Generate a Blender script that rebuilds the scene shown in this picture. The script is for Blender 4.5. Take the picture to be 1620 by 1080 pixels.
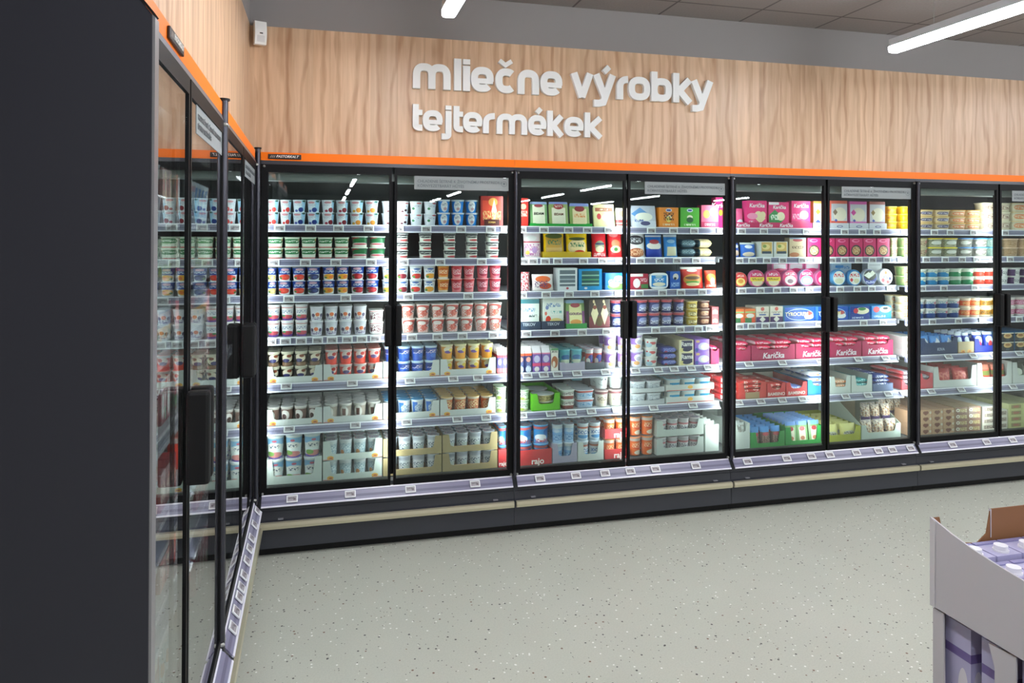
import bpy, bmesh, math, random
from mathutils import Vector, Matrix
random.seed(7)
for o in list(bpy.data.objects): bpy.data.objects.remove(o)
SC = bpy.context.scene
COL = SC.collection
PI = math.pi

# ------------------------------------------------------------------ camera
cam_d = bpy.data.cameras.new('camera'); cam = bpy.data.objects.new('camera', cam_d); COL.objects.link(cam)
YAW, PIT, ROL = .2528, .0057, -.0037
r_ = Vector((math.cos(YAW), -math.sin(YAW), 0)); f_ = Vector((math.sin(YAW), math.cos(YAW), 0)); u_ = Vector((0, 0, 1))
F_ = f_*math.cos(PIT) + u_*math.sin(PIT); U_ = -f_*math.sin(PIT) + u_*math.cos(PIT)
R2 = r_*math.cos(ROL) - U_*math.sin(ROL); U2 = r_*math.sin(ROL) + U_*math.cos(ROL)
mw = Matrix((( R2.x, U2.x, -F_.x, .2848), (R2.y, U2.y, -F_.y, -3.6833), (R2.z, U2.z, -F_.z, 1.5199), (0, 0, 0, 1)))
cam.matrix_world = mw
cam_d.sensor_width = 36; cam_d.lens = 1161.92/1620*36
cam_d.shift_y = -(540-369.67)/1620
cam_d.clip_start = .02
SC.camera = cam
# ------------------------------------------------------------------ world, exposure
w = bpy.data.worlds.new('world'); SC.world = w; w.use_nodes = True
w.node_tree.nodes['Background'].inputs[0].default_value = (.9, .95, 1, 1)
w.node_tree.nodes['Background'].inputs[1].default_value = .25
vs = SC.view_settings
vs.view_transform = 'Standard'; vs.look = 'None'; vs.gamma = 1; vs.exposure = 0.45; vs.use_curve_mapping = False
LAMP_E = 52.0      # ceiling tube emission
LED_W = 2.3        # watts of every strip behind the door posts

# ------------------------------------------------------------------ materials
def lin(c):
    if isinstance(c, str):
        c = c.lstrip('#'); c = [int(c[i:i+2], 16)/255 for i in (0, 2, 4)]
    return tuple((x/12.92 if x <= .04045 else ((x+.055)/1.055)**2.4) for x in c) + (1,)
MC = {}
def mat(col, rough=.45, metal=0., spec=.5, emit=0, name=None):
    k = (str(col), rough, metal, spec, emit)
    if k in MC: return MC[k]
    m = bpy.data.materials.new(name or 'paint'); m.use_nodes = True
    b = m.node_tree.nodes['Principled BSDF']
    b.inputs['Base Color'].default_value = lin(col); b.inputs['Roughness'].default_value = rough
    b.inputs['Metallic'].default_value = metal; b.inputs['Specular IOR Level'].default_value = spec
    if emit:
        b.inputs['Emission Color'].default_value = lin(col); b.inputs['Emission Strength'].default_value = emit
    MC[k] = m
    return m
def nt(name):
    m = bpy.data.materials.new(name); m.use_nodes = True
    return m, m.node_tree, m.node_tree.nodes['Principled BSDF']
def printed(name, base, shapes, rough=.38, spec=.5):
    """a printed surface: flat colour with ellipses (e), rectangles (r), diamonds (d), unreadable small print (s) in UV space"""
    m, t, b = nt(name)
    L = t.links.new; N = t.nodes.new
    b.inputs['Roughness'].default_value = rough; b.inputs['Specular IOR Level'].default_value = spec
    tc = N('ShaderNodeTexCoord'); cur = None
    rgb = N('ShaderNodeRGB'); rgb.outputs[0].default_value = lin(base); cur = rgb.outputs[0]
    for s in shapes:
        k, cx, cy, rx, ry, col = s[:6]
        a = N('ShaderNodeVectorMath'); a.operation = 'SUBTRACT'; L(tc.outputs['UV'], a.inputs[0]); a.inputs[1].default_value = (cx, cy, 0)
        q = N('ShaderNodeVectorMath'); q.operation = 'MULTIPLY'; L(a.outputs[0], q.inputs[0]); q.inputs[1].default_value = (1/rx, 1/ry, 0)
        if k == 'e':
            ln = N('ShaderNodeVectorMath'); ln.operation = 'LENGTH'; L(q.outputs[0], ln.inputs[0]); v = ln.outputs['Value']
        else:
            ab = N('ShaderNodeVectorMath'); ab.operation = 'ABSOLUTE'; L(q.outputs[0], ab.inputs[0])
            if k == 'd':
                dt = N('ShaderNodeVectorMath'); dt.operation = 'DOT_PRODUCT'; L(ab.outputs[0], dt.inputs[0]); dt.inputs[1].default_value = (1, 1, 0); v = dt.outputs['Value']
            else:
                sp = N('ShaderNodeSeparateXYZ'); L(ab.outputs[0], sp.inputs[0])
                mx = N('ShaderNodeMath'); mx.operation = 'MAXIMUM'; L(sp.outputs[0], mx.inputs[0]); L(sp.outputs[1], mx.inputs[1]); v = mx.outputs[0]
        lt = N('ShaderNodeMath'); lt.operation = 'LESS_THAN'; L(v, lt.inputs[0]); lt.inputs[1].default_value = 1; fac = lt.outputs[0]
        if k in 's':
            sc = N('ShaderNodeVectorMath'); sc.operation = 'MULTIPLY'; L(tc.outputs['UV'], sc.inputs[0]); sc.inputs[1].default_value = (s[6] if len(s) > 6 else 26, s[7] if len(s) > 7 else 11, 0)
            nz = N('ShaderNodeTexNoise'); nz.inputs['Scale'].default_value = 1; nz.inputs['Detail'].default_value = 1; L(sc.outputs[0], nz.inputs['Vector'])
            gt = N('ShaderNodeMath'); gt.operation = 'GREATER_THAN'; L(nz.outputs[0], gt.inputs[0]); gt.inputs[1].default_value = .5
            ml = N('ShaderNodeMath'); ml.operation = 'MULTIPLY'; L(fac, ml.inputs[0]); L(gt.outputs[0], ml.inputs[1]); fac = ml.outputs[0]
        mix = N('ShaderNodeMix'); mix.data_type = 'RGBA'; L(fac, mix.inputs[0]); L(cur, mix.inputs[6]); mix.inputs[7].default_value = lin(col); cur = mix.outputs[2]
    L(cur, b.inputs['Base Color'])
    return m

def wood_mat():
    m, t, b = nt('light oak laminate'); L = t.links.new; N = t.nodes.new
    tc = N('ShaderNodeTexCoord'); sp = N('ShaderNodeSeparateXYZ'); L(tc.outputs['Object'], sp.inputs[0])
    h = N('ShaderNodeMath'); h.operation = 'ADD'; L(sp.outputs[0], h.inputs[0]); L(sp.outputs[1], h.inputs[1])
    # board index
    fl = N('ShaderNodeMath'); fl.operation = 'MULTIPLY'; L(h.outputs[0], fl.inputs[0]); fl.inputs[1].default_value = 7.3
    fr = N('ShaderNodeMath'); fr.operation = 'FLOOR'; L(fl.outputs[0], fr.inputs[0])
    wn = N('ShaderNodeTexWhiteNoise'); wn.noise_dimensions = '1D'; L(fr.outputs[0], wn.inputs['W'])
    cb = N('ShaderNodeCombineXYZ'); mz = N('ShaderNodeMath'); mz.operation = 'MULTIPLY'; L(sp.outputs[2], mz.inputs[0]); mz.inputs[1].default_value = .06
    off = N('ShaderNodeMath'); off.operation = 'MULTIPLY_ADD'; L(wn.outputs['Value'], off.inputs[0]); off.inputs[1].default_value = 3.; L(h.outputs[0], off.inputs[2])
    L(off.outputs[0], cb.inputs[0]); L(mz.outputs[0], cb.inputs[2]); L(wn.outputs['Value'], cb.inputs[1])
    n1 = N('ShaderNodeTexNoise'); n1.inputs['Scale'].default_value = 38; n1.inputs['Detail'].default_value = 5; n1.inputs['Distortion'].default_value = .35; L(cb.outputs[0], n1.inputs['Vector'])
    cb2 = N('ShaderNodeCombineXYZ'); mz2 = N('ShaderNodeMath'); mz2.operation = 'MULTIPLY'; L(sp.outputs[2], mz2.inputs[0]); mz2.inputs[1].default_value = .30
    L(off.outputs[0], cb2.inputs[0]); L(mz2.outputs[0], cb2.inputs[2])
    wv = N('ShaderNodeTexWave'); wv.inputs['Scale'].default_value = 4.2; wv.inputs['Distortion'].default_value = 8; wv.inputs['Detail'].default_value = 3; wv.inputs['Detail Scale'].default_value = 1.3; L(cb2.outputs[0], wv.inputs['Vector'])
    r1 = N('ShaderNodeValToRGB'); L(n1.outputs[0], r1.inputs[0])
    r1.color_ramp.elements[0].position = .3; r1.color_ramp.elements[0].color = lin('#b48a68'); r1.color_ramp.elements[1].position = .68; r1.color_ramp.elements[1].color = lin('#dfbd9c')
    r2 = N('ShaderNodeValToRGB'); L(wv.outputs[0], r2.inputs[0])
    r2.color_ramp.elements[0].position = 0; r2.color_ramp.elements[0].color = lin('#a87c5a'); r2.color_ramp.elements[1].position = .32; r2.color_ramp.elements[1].color = lin('#dcba98')
    mx = N('ShaderNodeMix'); mx.data_type = 'RGBA'; mx.inputs[0].default_value = .36; L(r1.outputs[0], mx.inputs[6]); L(r2.outputs[0], mx.inputs[7])
    hs = N('ShaderNodeHueSaturation'); L(mx.outputs[2], hs.inputs['Color'])
    vv = N('ShaderNodeMath'); vv.operation = 'MULTIPLY_ADD'; L(wn.outputs['Value'], vv.inputs[0]); vv.inputs[1].default_value = .14; vv.inputs[2].default_value = .92; L(vv.outputs[0], hs.inputs['Value'])
    L(hs.outputs[0], b.inputs['Base Color']); b.inputs['Roughness'].default_value = .42; b.inputs['Specular IOR Level'].default_value = .45
    return m
def floor_mat():
    m, t, b = nt('speckled vinyl floor'); L = t.links.new; N = t.nodes.new
    tc = N('ShaderNodeTexCoord'); cur = None
    n = N('ShaderNodeTexNoise'); n.inputs['Scale'].default_value = 2.2; n.inputs['Detail'].default_value = 4; L(tc.outputs['Object'], n.inputs['Vector'])
    r = N('ShaderNodeValToRGB'); L(n.outputs[0], r.inputs[0]); r.color_ramp.elements[0].color = lin('#c2c4b6'); r.color_ramp.elements[1].color = lin('#cecfc1'); cur = r.outputs[0]
    nf = N('ShaderNodeTexNoise'); nf.inputs['Scale'].default_value = 160; nf.inputs['Detail'].default_value = 2; L(tc.outputs['Object'], nf.inputs['Vector'])
    mf = N('ShaderNodeMix'); mf.data_type = 'RGBA'; mf.blend_type = 'MULTIPLY'; mf.inputs[0].default_value = .35; L(cur, mf.inputs[6]); L(nf.outputs[0], mf.inputs[7]); 
    rr = N('ShaderNodeValToRGB'); L(nf.outputs[0], rr.inputs[0]); rr.color_ramp.elements[0].position = .35; rr.color_ramp.elements[0].color = (.8, .8, .8, 1); rr.color_ramp.elements[1].position = .6; rr.color_ramp.elements[1].color = (1, 1, 1, 1); L(rr.outputs[0], mf.inputs[7]); cur = mf.outputs[2]
    for sc, th, frac, col in ((36, .155, .22, '#45423f'), (44, .17, .28, '#f8f8f2'), (27, .12, .20, '#7c604c'), (75, .19, .18, '#5f5b56')):
        v = N('ShaderNodeTexVoronoi'); v.inputs['Scale'].default_value = sc; L(tc.outputs['Object'], v.inputs['Vector'])
        lt = N('ShaderNodeMath'); lt.operation = 'LESS_THAN'; L(v.outputs['Distance'], lt.inputs[0]); lt.inputs[1].default_value = th
        sx = N('ShaderNodeSeparateColor'); L(v.outputs['Color'], sx.inputs[0])
        l2 = N('ShaderNodeMath'); l2.operation = 'LESS_THAN'; L(sx.outputs[0], l2.inputs[0]); l2.inputs[1].default_value = frac
        ml = N('ShaderNodeMath'); ml.operation = 'MULTIPLY'; L(lt.outputs[0], ml.inputs[0]); L(l2.outputs[0], ml.inputs[1])
        mx = N('ShaderNodeMix'); mx.data_type = 'RGBA'; L(ml.outputs[0], mx.inputs[0]); L(cur, mx.inputs[6]); mx.inputs[7].default_value = lin(col); cur = mx.outputs[2]
    L(cur, b.inputs['Base Color']); b.inputs['Roughness'].default_value = .38; b.inputs['Specular IOR Level'].default_value = .4
    return m
def ceil_mat():
    m, t, b = nt('grey ceiling tiles'); L = t.links.new; N = t.nodes.new
    tc = N('ShaderNodeTexCoord'); sp = N('ShaderNodeSeparateXYZ'); L(tc.outputs['Object'], sp.inputs[0]); fs = []
    for i, (per, off) in enumerate(((.5, -.07), (.6, .2))):
        a = N('ShaderNodeMath'); a.operation = 'MULTIPLY_ADD'; L(sp.outputs[i], a.inputs[0]); a.inputs[1].default_value = 1/per; a.inputs[2].default_value = off/per + 50
        f = N('ShaderNodeMath'); f.operation = 'FRACT'; L(a.outputs[0], f.inputs[0])
        l = N('ShaderNodeMath'); l.operation = 'LESS_THAN'; L(f.outputs[0], l.inputs[0]); l.inputs[1].default_value = .012/per; fs.append(l)
    mx = N('ShaderNodeMath'); mx.operation = 'MAXIMUM'; L(fs[0].outputs[0], mx.inputs[0]); L(fs[1].outputs[0], mx.inputs[1])
    n = N('ShaderNodeTexNoise'); n.inputs['Scale'].default_value = 90; n.inputs['Detail'].default_value = 3; L(tc.outputs['Object'], n.inputs['Vector'])
    r = N('ShaderNodeValToRGB'); L(n.outputs[0], r.inputs[0]); r.color_ramp.elements[0].color = lin('#7c7573'); r.color_ramp.elements[1].color = lin('#8c8481')
    m2 = N('ShaderNodeMix'); m2.data_type = 'RGBA'; L(mx.outputs[0], m2.inputs[0]); L(r.outputs[0], m2.inputs[6]); m2.inputs[7].default_value = lin('#57504f')
    L(m2.outputs[2], b.inputs['Base Color']); b.inputs['Roughness'].default_value = .9
    return m
def glass_mat(ior=1.58, tint='#f3faf8', rough=0.):
    m = bpy.data.materials.new('clear door glass'); m.use_nodes = True; t = m.node_tree; t.nodes.clear(); L = t.links.new; N = t.nodes.new
    o = N('ShaderNodeOutputMaterial'); mx = N('ShaderNodeMixShader'); fr = N('ShaderNodeFresnel'); fr.inputs[0].default_value = ior
    tr = N('ShaderNodeBsdfTransparent'); tr.inputs[0].default_value = lin(tint); gl = N('ShaderNodeBsdfGlossy'); gl.inputs['Roughness'].default_value = rough
    # the same reflectance seen from both sides of the pane
    ge = N('ShaderNodeNewGeometry'); dt = N('ShaderNodeVectorMath'); dt.operation = 'DOT_PRODUCT'; L(ge.outputs['Normal'], dt.inputs[0]); L(ge.outputs['Incoming'], dt.inputs[1])
    lw = N('ShaderNodeMath'); lw.operation = 'ABSOLUTE'; L(dt.outputs['Value'], lw.inputs[0])
    om = N('ShaderNodeMath'); om.operation = 'SUBTRACT'; om.inputs[0].default_value = 1; L(lw.outputs[0], om.inputs[1])
    pw = N('ShaderNodeMath'); pw.operation = 'POWER'; L(om.outputs[0], pw.inputs[0]); pw.inputs[1].default_value = 3.
    f0 = ((ior-1)/(ior+1))**2
    ma = N('ShaderNodeMath'); ma.operation = 'MULTIPLY_ADD'; L(pw.outputs[0], ma.inputs[0]); ma.inputs[1].default_value = 1-f0; ma.inputs[2].default_value = f0
    t.nodes.remove(fr)
    L(ma.outputs[0], mx.inputs[0]); L(tr.outputs[0], mx.inputs[1]); L(gl.outputs[0], mx.inputs[2]); L(mx.outputs[0], o.inputs[0])
    return m
def film_mat(col, a):
    m = bpy.data.materials.new('frosted film'); m.use_nodes = True; t = m.node_tree; b = t.nodes['Principled BSDF']
    b.inputs['Base Color'].default_value = lin(col); b.inputs['Alpha'].default_value = a; b.inputs['Roughness'].default_value = .6
    return m
WOOD = wood_mat(); FLOOR = floor_mat(); CEIL = ceil_mat(); GLASS = glass_mat()
BLK = mat('#09090b', .5, 0, .2); BLK2 = mat('#0a0a0b', .5, 0, .3); CHAR = mat('#34363d', .45); CHARD = mat('#35373d', .45); GREYM = mat('#6d6a72', .35, .3)
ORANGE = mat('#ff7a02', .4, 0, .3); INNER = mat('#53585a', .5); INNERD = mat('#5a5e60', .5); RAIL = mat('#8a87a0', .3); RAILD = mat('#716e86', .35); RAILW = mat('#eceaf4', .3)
SHELF = mat('#b9bcc2', .45); BUMP = mat('#cdc6aa', .28, .5); STEEL = mat('#a9a9a4', .3, .8); GWALL = mat('#8b8685', .8); WHITE = mat('#efefec', .45)

# ------------------------------------------------------------------ mesh builder
class MB:
    def __init__(s): s.v = []; s.f = []; s.m = []; s.uv = {}; s.sm = set()
    def face(s, pts, m=0, uv=None, smooth=False):
        i = len(s.v); s.v += [tuple(p) for p in pts]; s.f.append(tuple(range(i, i+len(pts)))); s.m.append(m)
        if uv: s.uv[len(s.f)-1] = uv
        if smooth: s.sm.add(len(s.f)-1)
    def box(s, x0, x1, y0, y1, z0, z1, m=0):
        i = len(s.v); s.v += [(x, y, z) for z in (z0, z1) for y in (y0, y1) for x in (x0, x1)]
        for q in ((0, 2, 3, 1), (4, 5, 7, 6), (0, 1, 5, 4), (2, 6, 7, 3), (0, 4, 6, 2), (1, 3, 7, 5)):
            s.f.append(tuple(i+k for k in q)); s.m.append(m)
    def prism(s, prof, axis, a, b, m=0):
        """profile in the plane normal to axis ('x': (y,z), 'y': (x,z), 'z': (x,y)) swept a..b"""
        def P(p, t): return {'x': (t, p[0], p[1]), 'y': (p[0], t, p[1]), 'z': (p[0], p[1], t)}[axis]
        n = len(prof); i = len(s.v); s.v += [P(p, a) for p in prof] + [P(p, b) for p in prof]
        s.f.append(tuple(i+k for k in range(n))); s.m.append(m); s.f.append(tuple(i+n+k for k in reversed(range(n)))); s.m.append(m)
        for k in range(n):
            k2 = (k+1) % n; s.f.append((i+k, i+n+k, i+n+k2, i+k2)); s.m.append(m)
    def rings(s, rings, m=0, smooth=True, uvs=None, closed=True, cap=(True, True), capm=None):
        n = len(rings[0]); i = len(s.v)
        for r in rings: s.v += [tuple(p) for p in r]
        for a in range(len(rings)-1):
            for k in range(n if closed else n-1):
                k2 = (k+1) % n; q = (i+a*n+k, i+a*n+k2, i+(a+1)*n+k2, i+(a+1)*n+k); s.f.append(q); s.m.append(m)
                if smooth: s.sm.add(len(s.f)-1)
                if uvs: s.uv[len(s.f)-1] = [uvs(a, k), uvs(a, k+1), uvs(a+1, k+1), uvs(a+1, k)]
        cm = m if capm is None else capm
        if cap[0]: s.face(list(reversed(rings[0])), cm)
        if cap[1]: s.face(rings[-1], cm)
    def tube(s, p, q, r, n=12, m=0):
        p = Vector(p); q = Vector(q); d = (q-p).normalized(); a = d.orthogonal().normalized(); b = d.cross(a)
        s.rings([[c + (a*math.cos(2*PI*k/n) + b*math.sin(2*PI*k/n))*r for k in range(n)] for c in (p, q)], m)
    def mesh(s, name, mats, uvbox=None, recalc=True, bevel=0):
        me = bpy.data.meshes.new(name); me.from_pydata(s.v, [], s.f)
        for mm in (mats if isinstance(mats, (list, tuple)) else [mats]): me.materials.append(mm)
        ul = me.uv_layers.new(name='UVMap')
        for pi, p in enumerate(me.polygons):
            p.material_index = s.m[pi]; p.use_smooth = pi in s.sm
            if pi in s.uv:
                for li, c in zip(p.loop_indices, s.uv[pi]): ul.data[li].uv = c
            elif uvbox:
                x0, x1, z0, z1 = uvbox
                for li in p.loop_indices:
                    co = s.v[me.loops[li].vertex_index]; ul.data[li].uv = ((co[0]-x0)/(x1-x0), (co[2]-z0)/(z1-z0))
        if recalc or bevel:
            b = bmesh.new(); b.from_mesh(me); 
            if bevel:
                bmesh.ops.remove_doubles(b, verts=b.verts, dist=1e-5)
                bmesh.ops.bevel(b, geom=list(b.edges), offset=bevel, segments=2, affect='EDGES', profile=.6)
            bmesh.ops.recalc_face_normals(b, faces=b.faces); b.to_mesh(me); b.free()
        return me
def obj(name, me, parent=None, loc=(0, 0, 0), rz=0, **props):
    o = bpy.data.objects.new(name, me); COL.objects.link(o); o.location = loc
    if rz: o.rotation_euler = (0, 0, rz)
    if parent: o.parent = parent
    for k, v in props.items(): o[k] = v
    return o
def boxo(name, x0, x1, y0, y1, z0, z1, m, parent=None, **p):
    b = MB(); b.box(x0, x1, y0, y1, z0, z1); return obj(name, b.mesh(name, m), parent, **p)
TX = {}
def text_mesh(s, size, m, off=.0, shear=0., depth=.0004, align='CENTER', spacing=1.):
    k = (s, size, m.name, off, shear, align, spacing)
    if k in TX: return TX[k]
    c = bpy.data.curves.new('lettering', 'FONT'); c.body = s; c.size = size; c.offset = off*size; c.shear = shear; c.extrude = depth
    c.align_x = align; c.align_y = 'CENTER'; c.resolution_u = 3; c.space_character = spacing; c.fill_mode = 'BOTH'
    o = bpy.data.objects.new('lettering', c); me = bpy.data.meshes.new_from_object(o)
    bpy.data.objects.remove(o); bpy.data.curves.remove(c)
    me.transform(Matrix.Rotation(PI/2, 4, 'X')); me.materials.clear(); me.materials.append(m); me.name = 'lettering'
    TX[k] = me
    return me

# ------------------------------------------------------------------ the room
def struct(name, me): return obj(name, me, kind='structure')
XR, YB, XL = 11.0, -18.5, -3.2
b = MB(); b.box(XL, XR, YB, 1.2, -.1, 0); struct('floor', b.mesh('floor', FLOOR))
b = MB(); b.box(XL, XR, YB, 1.2, 2.755, 2.85); struct('ceiling', b.mesh('ceiling', CEIL))
b = MB(); b.box(XL, XR, 1.0, 1.2, 0, 2.755); b.box(-.055, XR, .035, .2, 2.535, 2.755); struct('wall_back', b.mesh('wall', GWALL))
b = MB(); b.box(XL-.1, XL, YB, 1.2, 0, 2.755); b.box(-.25, -.055, -2.66, .035, 2.535, 2.755); struct('wall_left', b.mesh('wall', GWALL))
b = MB(); b.box(XR, XR+.1, YB, 1.2, 0, 2.755); struct('wall_right', b.mesh('wall', GWALL))
b = MB(); b.box(XL, XR, YB-.1, YB, 0, 2.755, 1); b.box(XL, XR, YB, YB+.02, 0, 2.15, 0); struct('wall_rear', b.mesh('wall', [mat('#6b3a34', .6), GWALL]))
b = MB(); b.box(-.055, XR, .035, .055, 1.926, 2.535); struct('trim_1', b.mesh('oak cladding', WOOD))
b = MB(); b.box(-.075, -.055, -2.66, .035, 1.926, 2.535); struct('trim_2', b.mesh('oak cladding', WOOD))

# ceiling lamps: rows run towards the aisle
TUBE = mat('#f4f8ff', .5, emit=LAMP_E)
LH = mat('#c9cdd0', .4)
def lamp_meshes(L):
    b = MB(); b.prism([(-.03, .03), (-.03, .065), (.03, .065), (.03, .03)], 'y', 0, -L); h = b.mesh('housing', LH)
    b = MB(); b.prism([(-.030, .028), (.030, .028), (.028, .006), (.020, 0), (-.020, 0), (-.028, .006)], 'y', .003, -L-.003); d = b.mesh('diffuser', TUBE)
    b = MB(); b.tube((0, 0, .065), (0, 0, .3), .0015, 6); c = b.mesh('suspension_wire', STEEL)
    return h, d, c
LL = 1.5; lm = lamp_meshes(LL)
ON = ['first', 'second', 'third', 'fourth', 'fifth', 'sixth', 'seventh', 'eighth', 'ninth', 'tenth', 'eleventh', 'twelfth', 'thirteenth', 'fourteenth']
for i, x in enumerate((.80, 3.055, 5.31, 7.565, 9.82)):
    for j in range(6):
        y = -.6 - j*2.7
        if i == 4 and j % 2: continue
        t = obj('ceiling_lamp', None, loc=(x, y, 2.455), category='ceiling lamp', group='tube lamps hanging in rows under the ceiling',
                label='white tube ceiling lamp, %s row from left corner, %s from back wall' % (ON[i], ON[j]))
        obj('housing', lm[0], t); obj('diffuser', lm[1], t)
        for yy in (-.25, -LL+.25): obj('suspension_wire', lm[2], t, (0, yy, 0))

# ------------------------------------------------------------------ refrigerated cabinets
W_ = 1.25
def shelf_front(m, r): return .145 if (m, r) in ((2, 2), (3, 3), (3, 4), (3, 5)) else .10
SZ = {1: 1.582, 2: 1.412, 3: 1.234, 4: 1.026, 5: .800, 6: .590, 7: .302}
LETD = mat('#5d6366', .5); FILM = film_mat('#aab0b0', .62); BADGE = mat('#1b1210', .4); LETW = mat('#e8e4de', .45)
def door_mesh(x0, x1, hinge_left):
    b = MB(); z0, z1 = .292, 1.867; h = .030; s = .013     # wide stile on the hinge side, narrow fin on the handle side
    a0, a1 = (x0+h, x1-s) if hinge_left else (x0+s, x1-h)
    if hinge_left: b.box(x0, a0, -.006, .022, z0, z1); b.box(a1, x1, -.006, .012, z0, z1)
    else: b.box(x0, a0, -.006, .012, z0, z1); b.box(a1, x1, -.006, .022, z0, z1)
    b.box(a0, a1, -.006, .022, 1.83, z1); b.box(a0, a1, -.006, .022, z0, .325)
    g = MB(); g.box(a0, a1, -.002, .002, .325, 1.83)
    return b.mesh('door', BLK), g.mesh('glass_pane', GLASS), a0, a1
def module(origin, rz, m, label, end_left=False, end_right=False, foot_end=W_):
    t = obj('refrigerated_cabinet', None, loc=origin, rz=rz, label=label, category='refrigerated cabinet', group='glass-door refrigerated cabinets')
    W = W_ - .002
    b = MB(); b.box(0.001, W, .64, .68, .05, 1.90, 1); b.box(.001, W, .04, .64, 1.84, 1.90, 1); b.box(.001, W, .05, .64, .045, .298, 1)
    if end_left: b.box(.001, .012, .024, .64, .298, 1.84, 1)
    if end_right: b.box(W-.012, W, .024, .64, .298, 1.84, 1)
    obj('body', b.mesh('body', [BLK, INNER]), t)
    boxo('header_sheen', .014, W-.014, .045, .14, 1.795, 1.838, mat('#8d9290', .5), t)  # inner header block, its pale grey imitates the band of reflections on the sheet
    boxo('fascia', 0, W_-.0015, -.001, .03, 1.886, 1.925, ORANGE, t)
    b = MB(); b.prism([(-.006, 1.8675), (.03, 1.8675), (.03, 1.8855), (-.001, 1.8855)], 'x', 0, W_-.0015); obj('header_strip', b.mesh('header_strip', GREYM if rz else CHAR), t)
    for k in range(2):
        x0, x1 = (.004, .618) if k == 0 else (.632, 1.246)
        dm, gm, gx0, gx1 = door_mesh(x0, x1, k == 0)
        d = obj('door', dm, t); obj('glass_pane', gm, d)
        hx = .625-.0255 if k == 0 else .625+.0255
        hb = MB(); hb.box(hx-.0155, hx+.0155, -.054, -.0062, .985, 1.187)
        obj('handle', hb.mesh('handle', BLK2, bevel=.008), d)
        hxx = x0+.012 if k == 0 else x1-.012
        for z in (.301, 1.857):
            hb = MB(); hb.rings([[(hxx+r*math.cos(a*PI/5), y, z+r*math.sin(a*PI/5)) for a in range(10)] for y, r in ((-.0062, .006), (-.014, .006), (-.017, .003))])
            obj('hinge_pin', hb.mesh('hinge_pin', STEEL), d)
        if k == 1:
            fb = MB(); fb.box(.7295, gx1, -.0032, -.0022, 1.762, 1.829)
            obj('frosted_band', fb.mesh('frosted_band', FILM), d, label='frosted grey band with printed notice')
            ax = .7445
            obj('lettering', text_mesh('CHLADENIE ŠETRNÉ K ŽIVOTNÉMU PROSTREDIU', .0196, LETD, .012, align='LEFT'), d, (ax, -.0038, 1.803))
            obj('lettering', text_mesh('KÖRNYEZETBARÁT HŰTÉS', .0196, LETD, .012, align='LEFT'), d, (ax, -.0038, 1.780))
            ib = MB(); cx, cz = gx1-.024, 1.797
            def circ(r, y): return [(cx+r*math.cos(a*PI/12), y, cz+r*math.sin(a*PI/12)) for a in range(24)]
            for a in range(24):
                o_, i_ = circ(.0145, -.0038), circ(.0125, -.0038); n_ = (a+1) % 24; ib.face([o_[a], o_[n_], i_[n_], i_[a]])
            ib.face([(cx+.006*math.cos(a*PI/6), -.0038, cz+.002+.005*math.sin(a*PI/6)) for a in range(12)]); ib.face([(cx-.001, -.0038, cz-.009), (cx+.001, -.0038, cz-.009), (cx+.001, -.0038, cz), (cx-.001, -.0038, cz)])
            obj('tree_symbol', ib.mesh('tree_symbol', LETD, recalc=False), d)
    # shelves
    for r in range(1, 7):
        z = SZ[r]; s = shelf_front(m, r); b = MB()
        b.box(.014, W-.012, s, .63, z-.008, z-.0005); b.box(.014, .02, s+.05, .63, z-.03, z-.008); b.box(W-.018, W-.012, s+.05, .63, z-.03, z-.008)
        sh = obj('shelf', b.mesh('shelf', SHELF), t)
        b = MB(); tl = 0 if r < 5 else .016
        b.prism([(s, z), (s-.004, z), (s-.007-tl, z-.035), (s-.001, z-.035)], 'x', .014, W-.012)
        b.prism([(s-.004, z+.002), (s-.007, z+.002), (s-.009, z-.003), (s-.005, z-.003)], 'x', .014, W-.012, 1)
        b.prism([(s-.007-tl, z-.031), (s-.011-tl, z-.031), (s-.012-tl, z-.037), (s-.005-tl, z-.037)], 'x', .014, W-.012, 1)
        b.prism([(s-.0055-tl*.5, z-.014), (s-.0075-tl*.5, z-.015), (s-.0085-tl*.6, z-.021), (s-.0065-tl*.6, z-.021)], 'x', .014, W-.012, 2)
        obj('price_rail', b.mesh('price_rail', [RAIL, RAILW, RAILD]), sh)
    # foot of the cabinet
    b = MB(); b.prism([(.05, .29), (.0, .285), (-.004, .215), (-.007, .213), (-.012, .176), (-.028, .170), (-.028, .138), (-.018, .134), (-.020, .044), (.05, .044)], 'x', 0.0005, foot_end-.0015)
    obj('lower_panel', b.mesh('lower_panel', CHAR), t)
    b = MB(); b.prism([(.0, .291), (-.005, .291), (-.038, .249), (-.034, .246)], 'x', .012, foot_end-.012)
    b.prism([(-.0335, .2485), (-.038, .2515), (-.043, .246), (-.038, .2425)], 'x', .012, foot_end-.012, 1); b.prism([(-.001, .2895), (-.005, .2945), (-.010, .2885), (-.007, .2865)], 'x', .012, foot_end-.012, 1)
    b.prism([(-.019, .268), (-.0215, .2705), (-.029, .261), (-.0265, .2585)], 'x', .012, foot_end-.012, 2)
    obj('price_rail', b.mesh('price_rail', [RAIL, RAILW, RAILD]), t)
    b = MB(); b.prism([(-.028, .139), (-.042, .141), (-.045, .155), (-.042, .169), (-.028, .1715)], 'x', .006, foot_end-.0065); obj('bumper', b.mesh('bumper', BUMP), t)
    for x in (.1, foot_end-.1): boxo('bumper_clip', x-.012, x+.012, -.026, -.012, .178, .183, mat('#85868c', .5), t)
    boxo('plinth', .0005, foot_end-.0015, .02, .05, 0.001, .044, BLK2, t)
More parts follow.
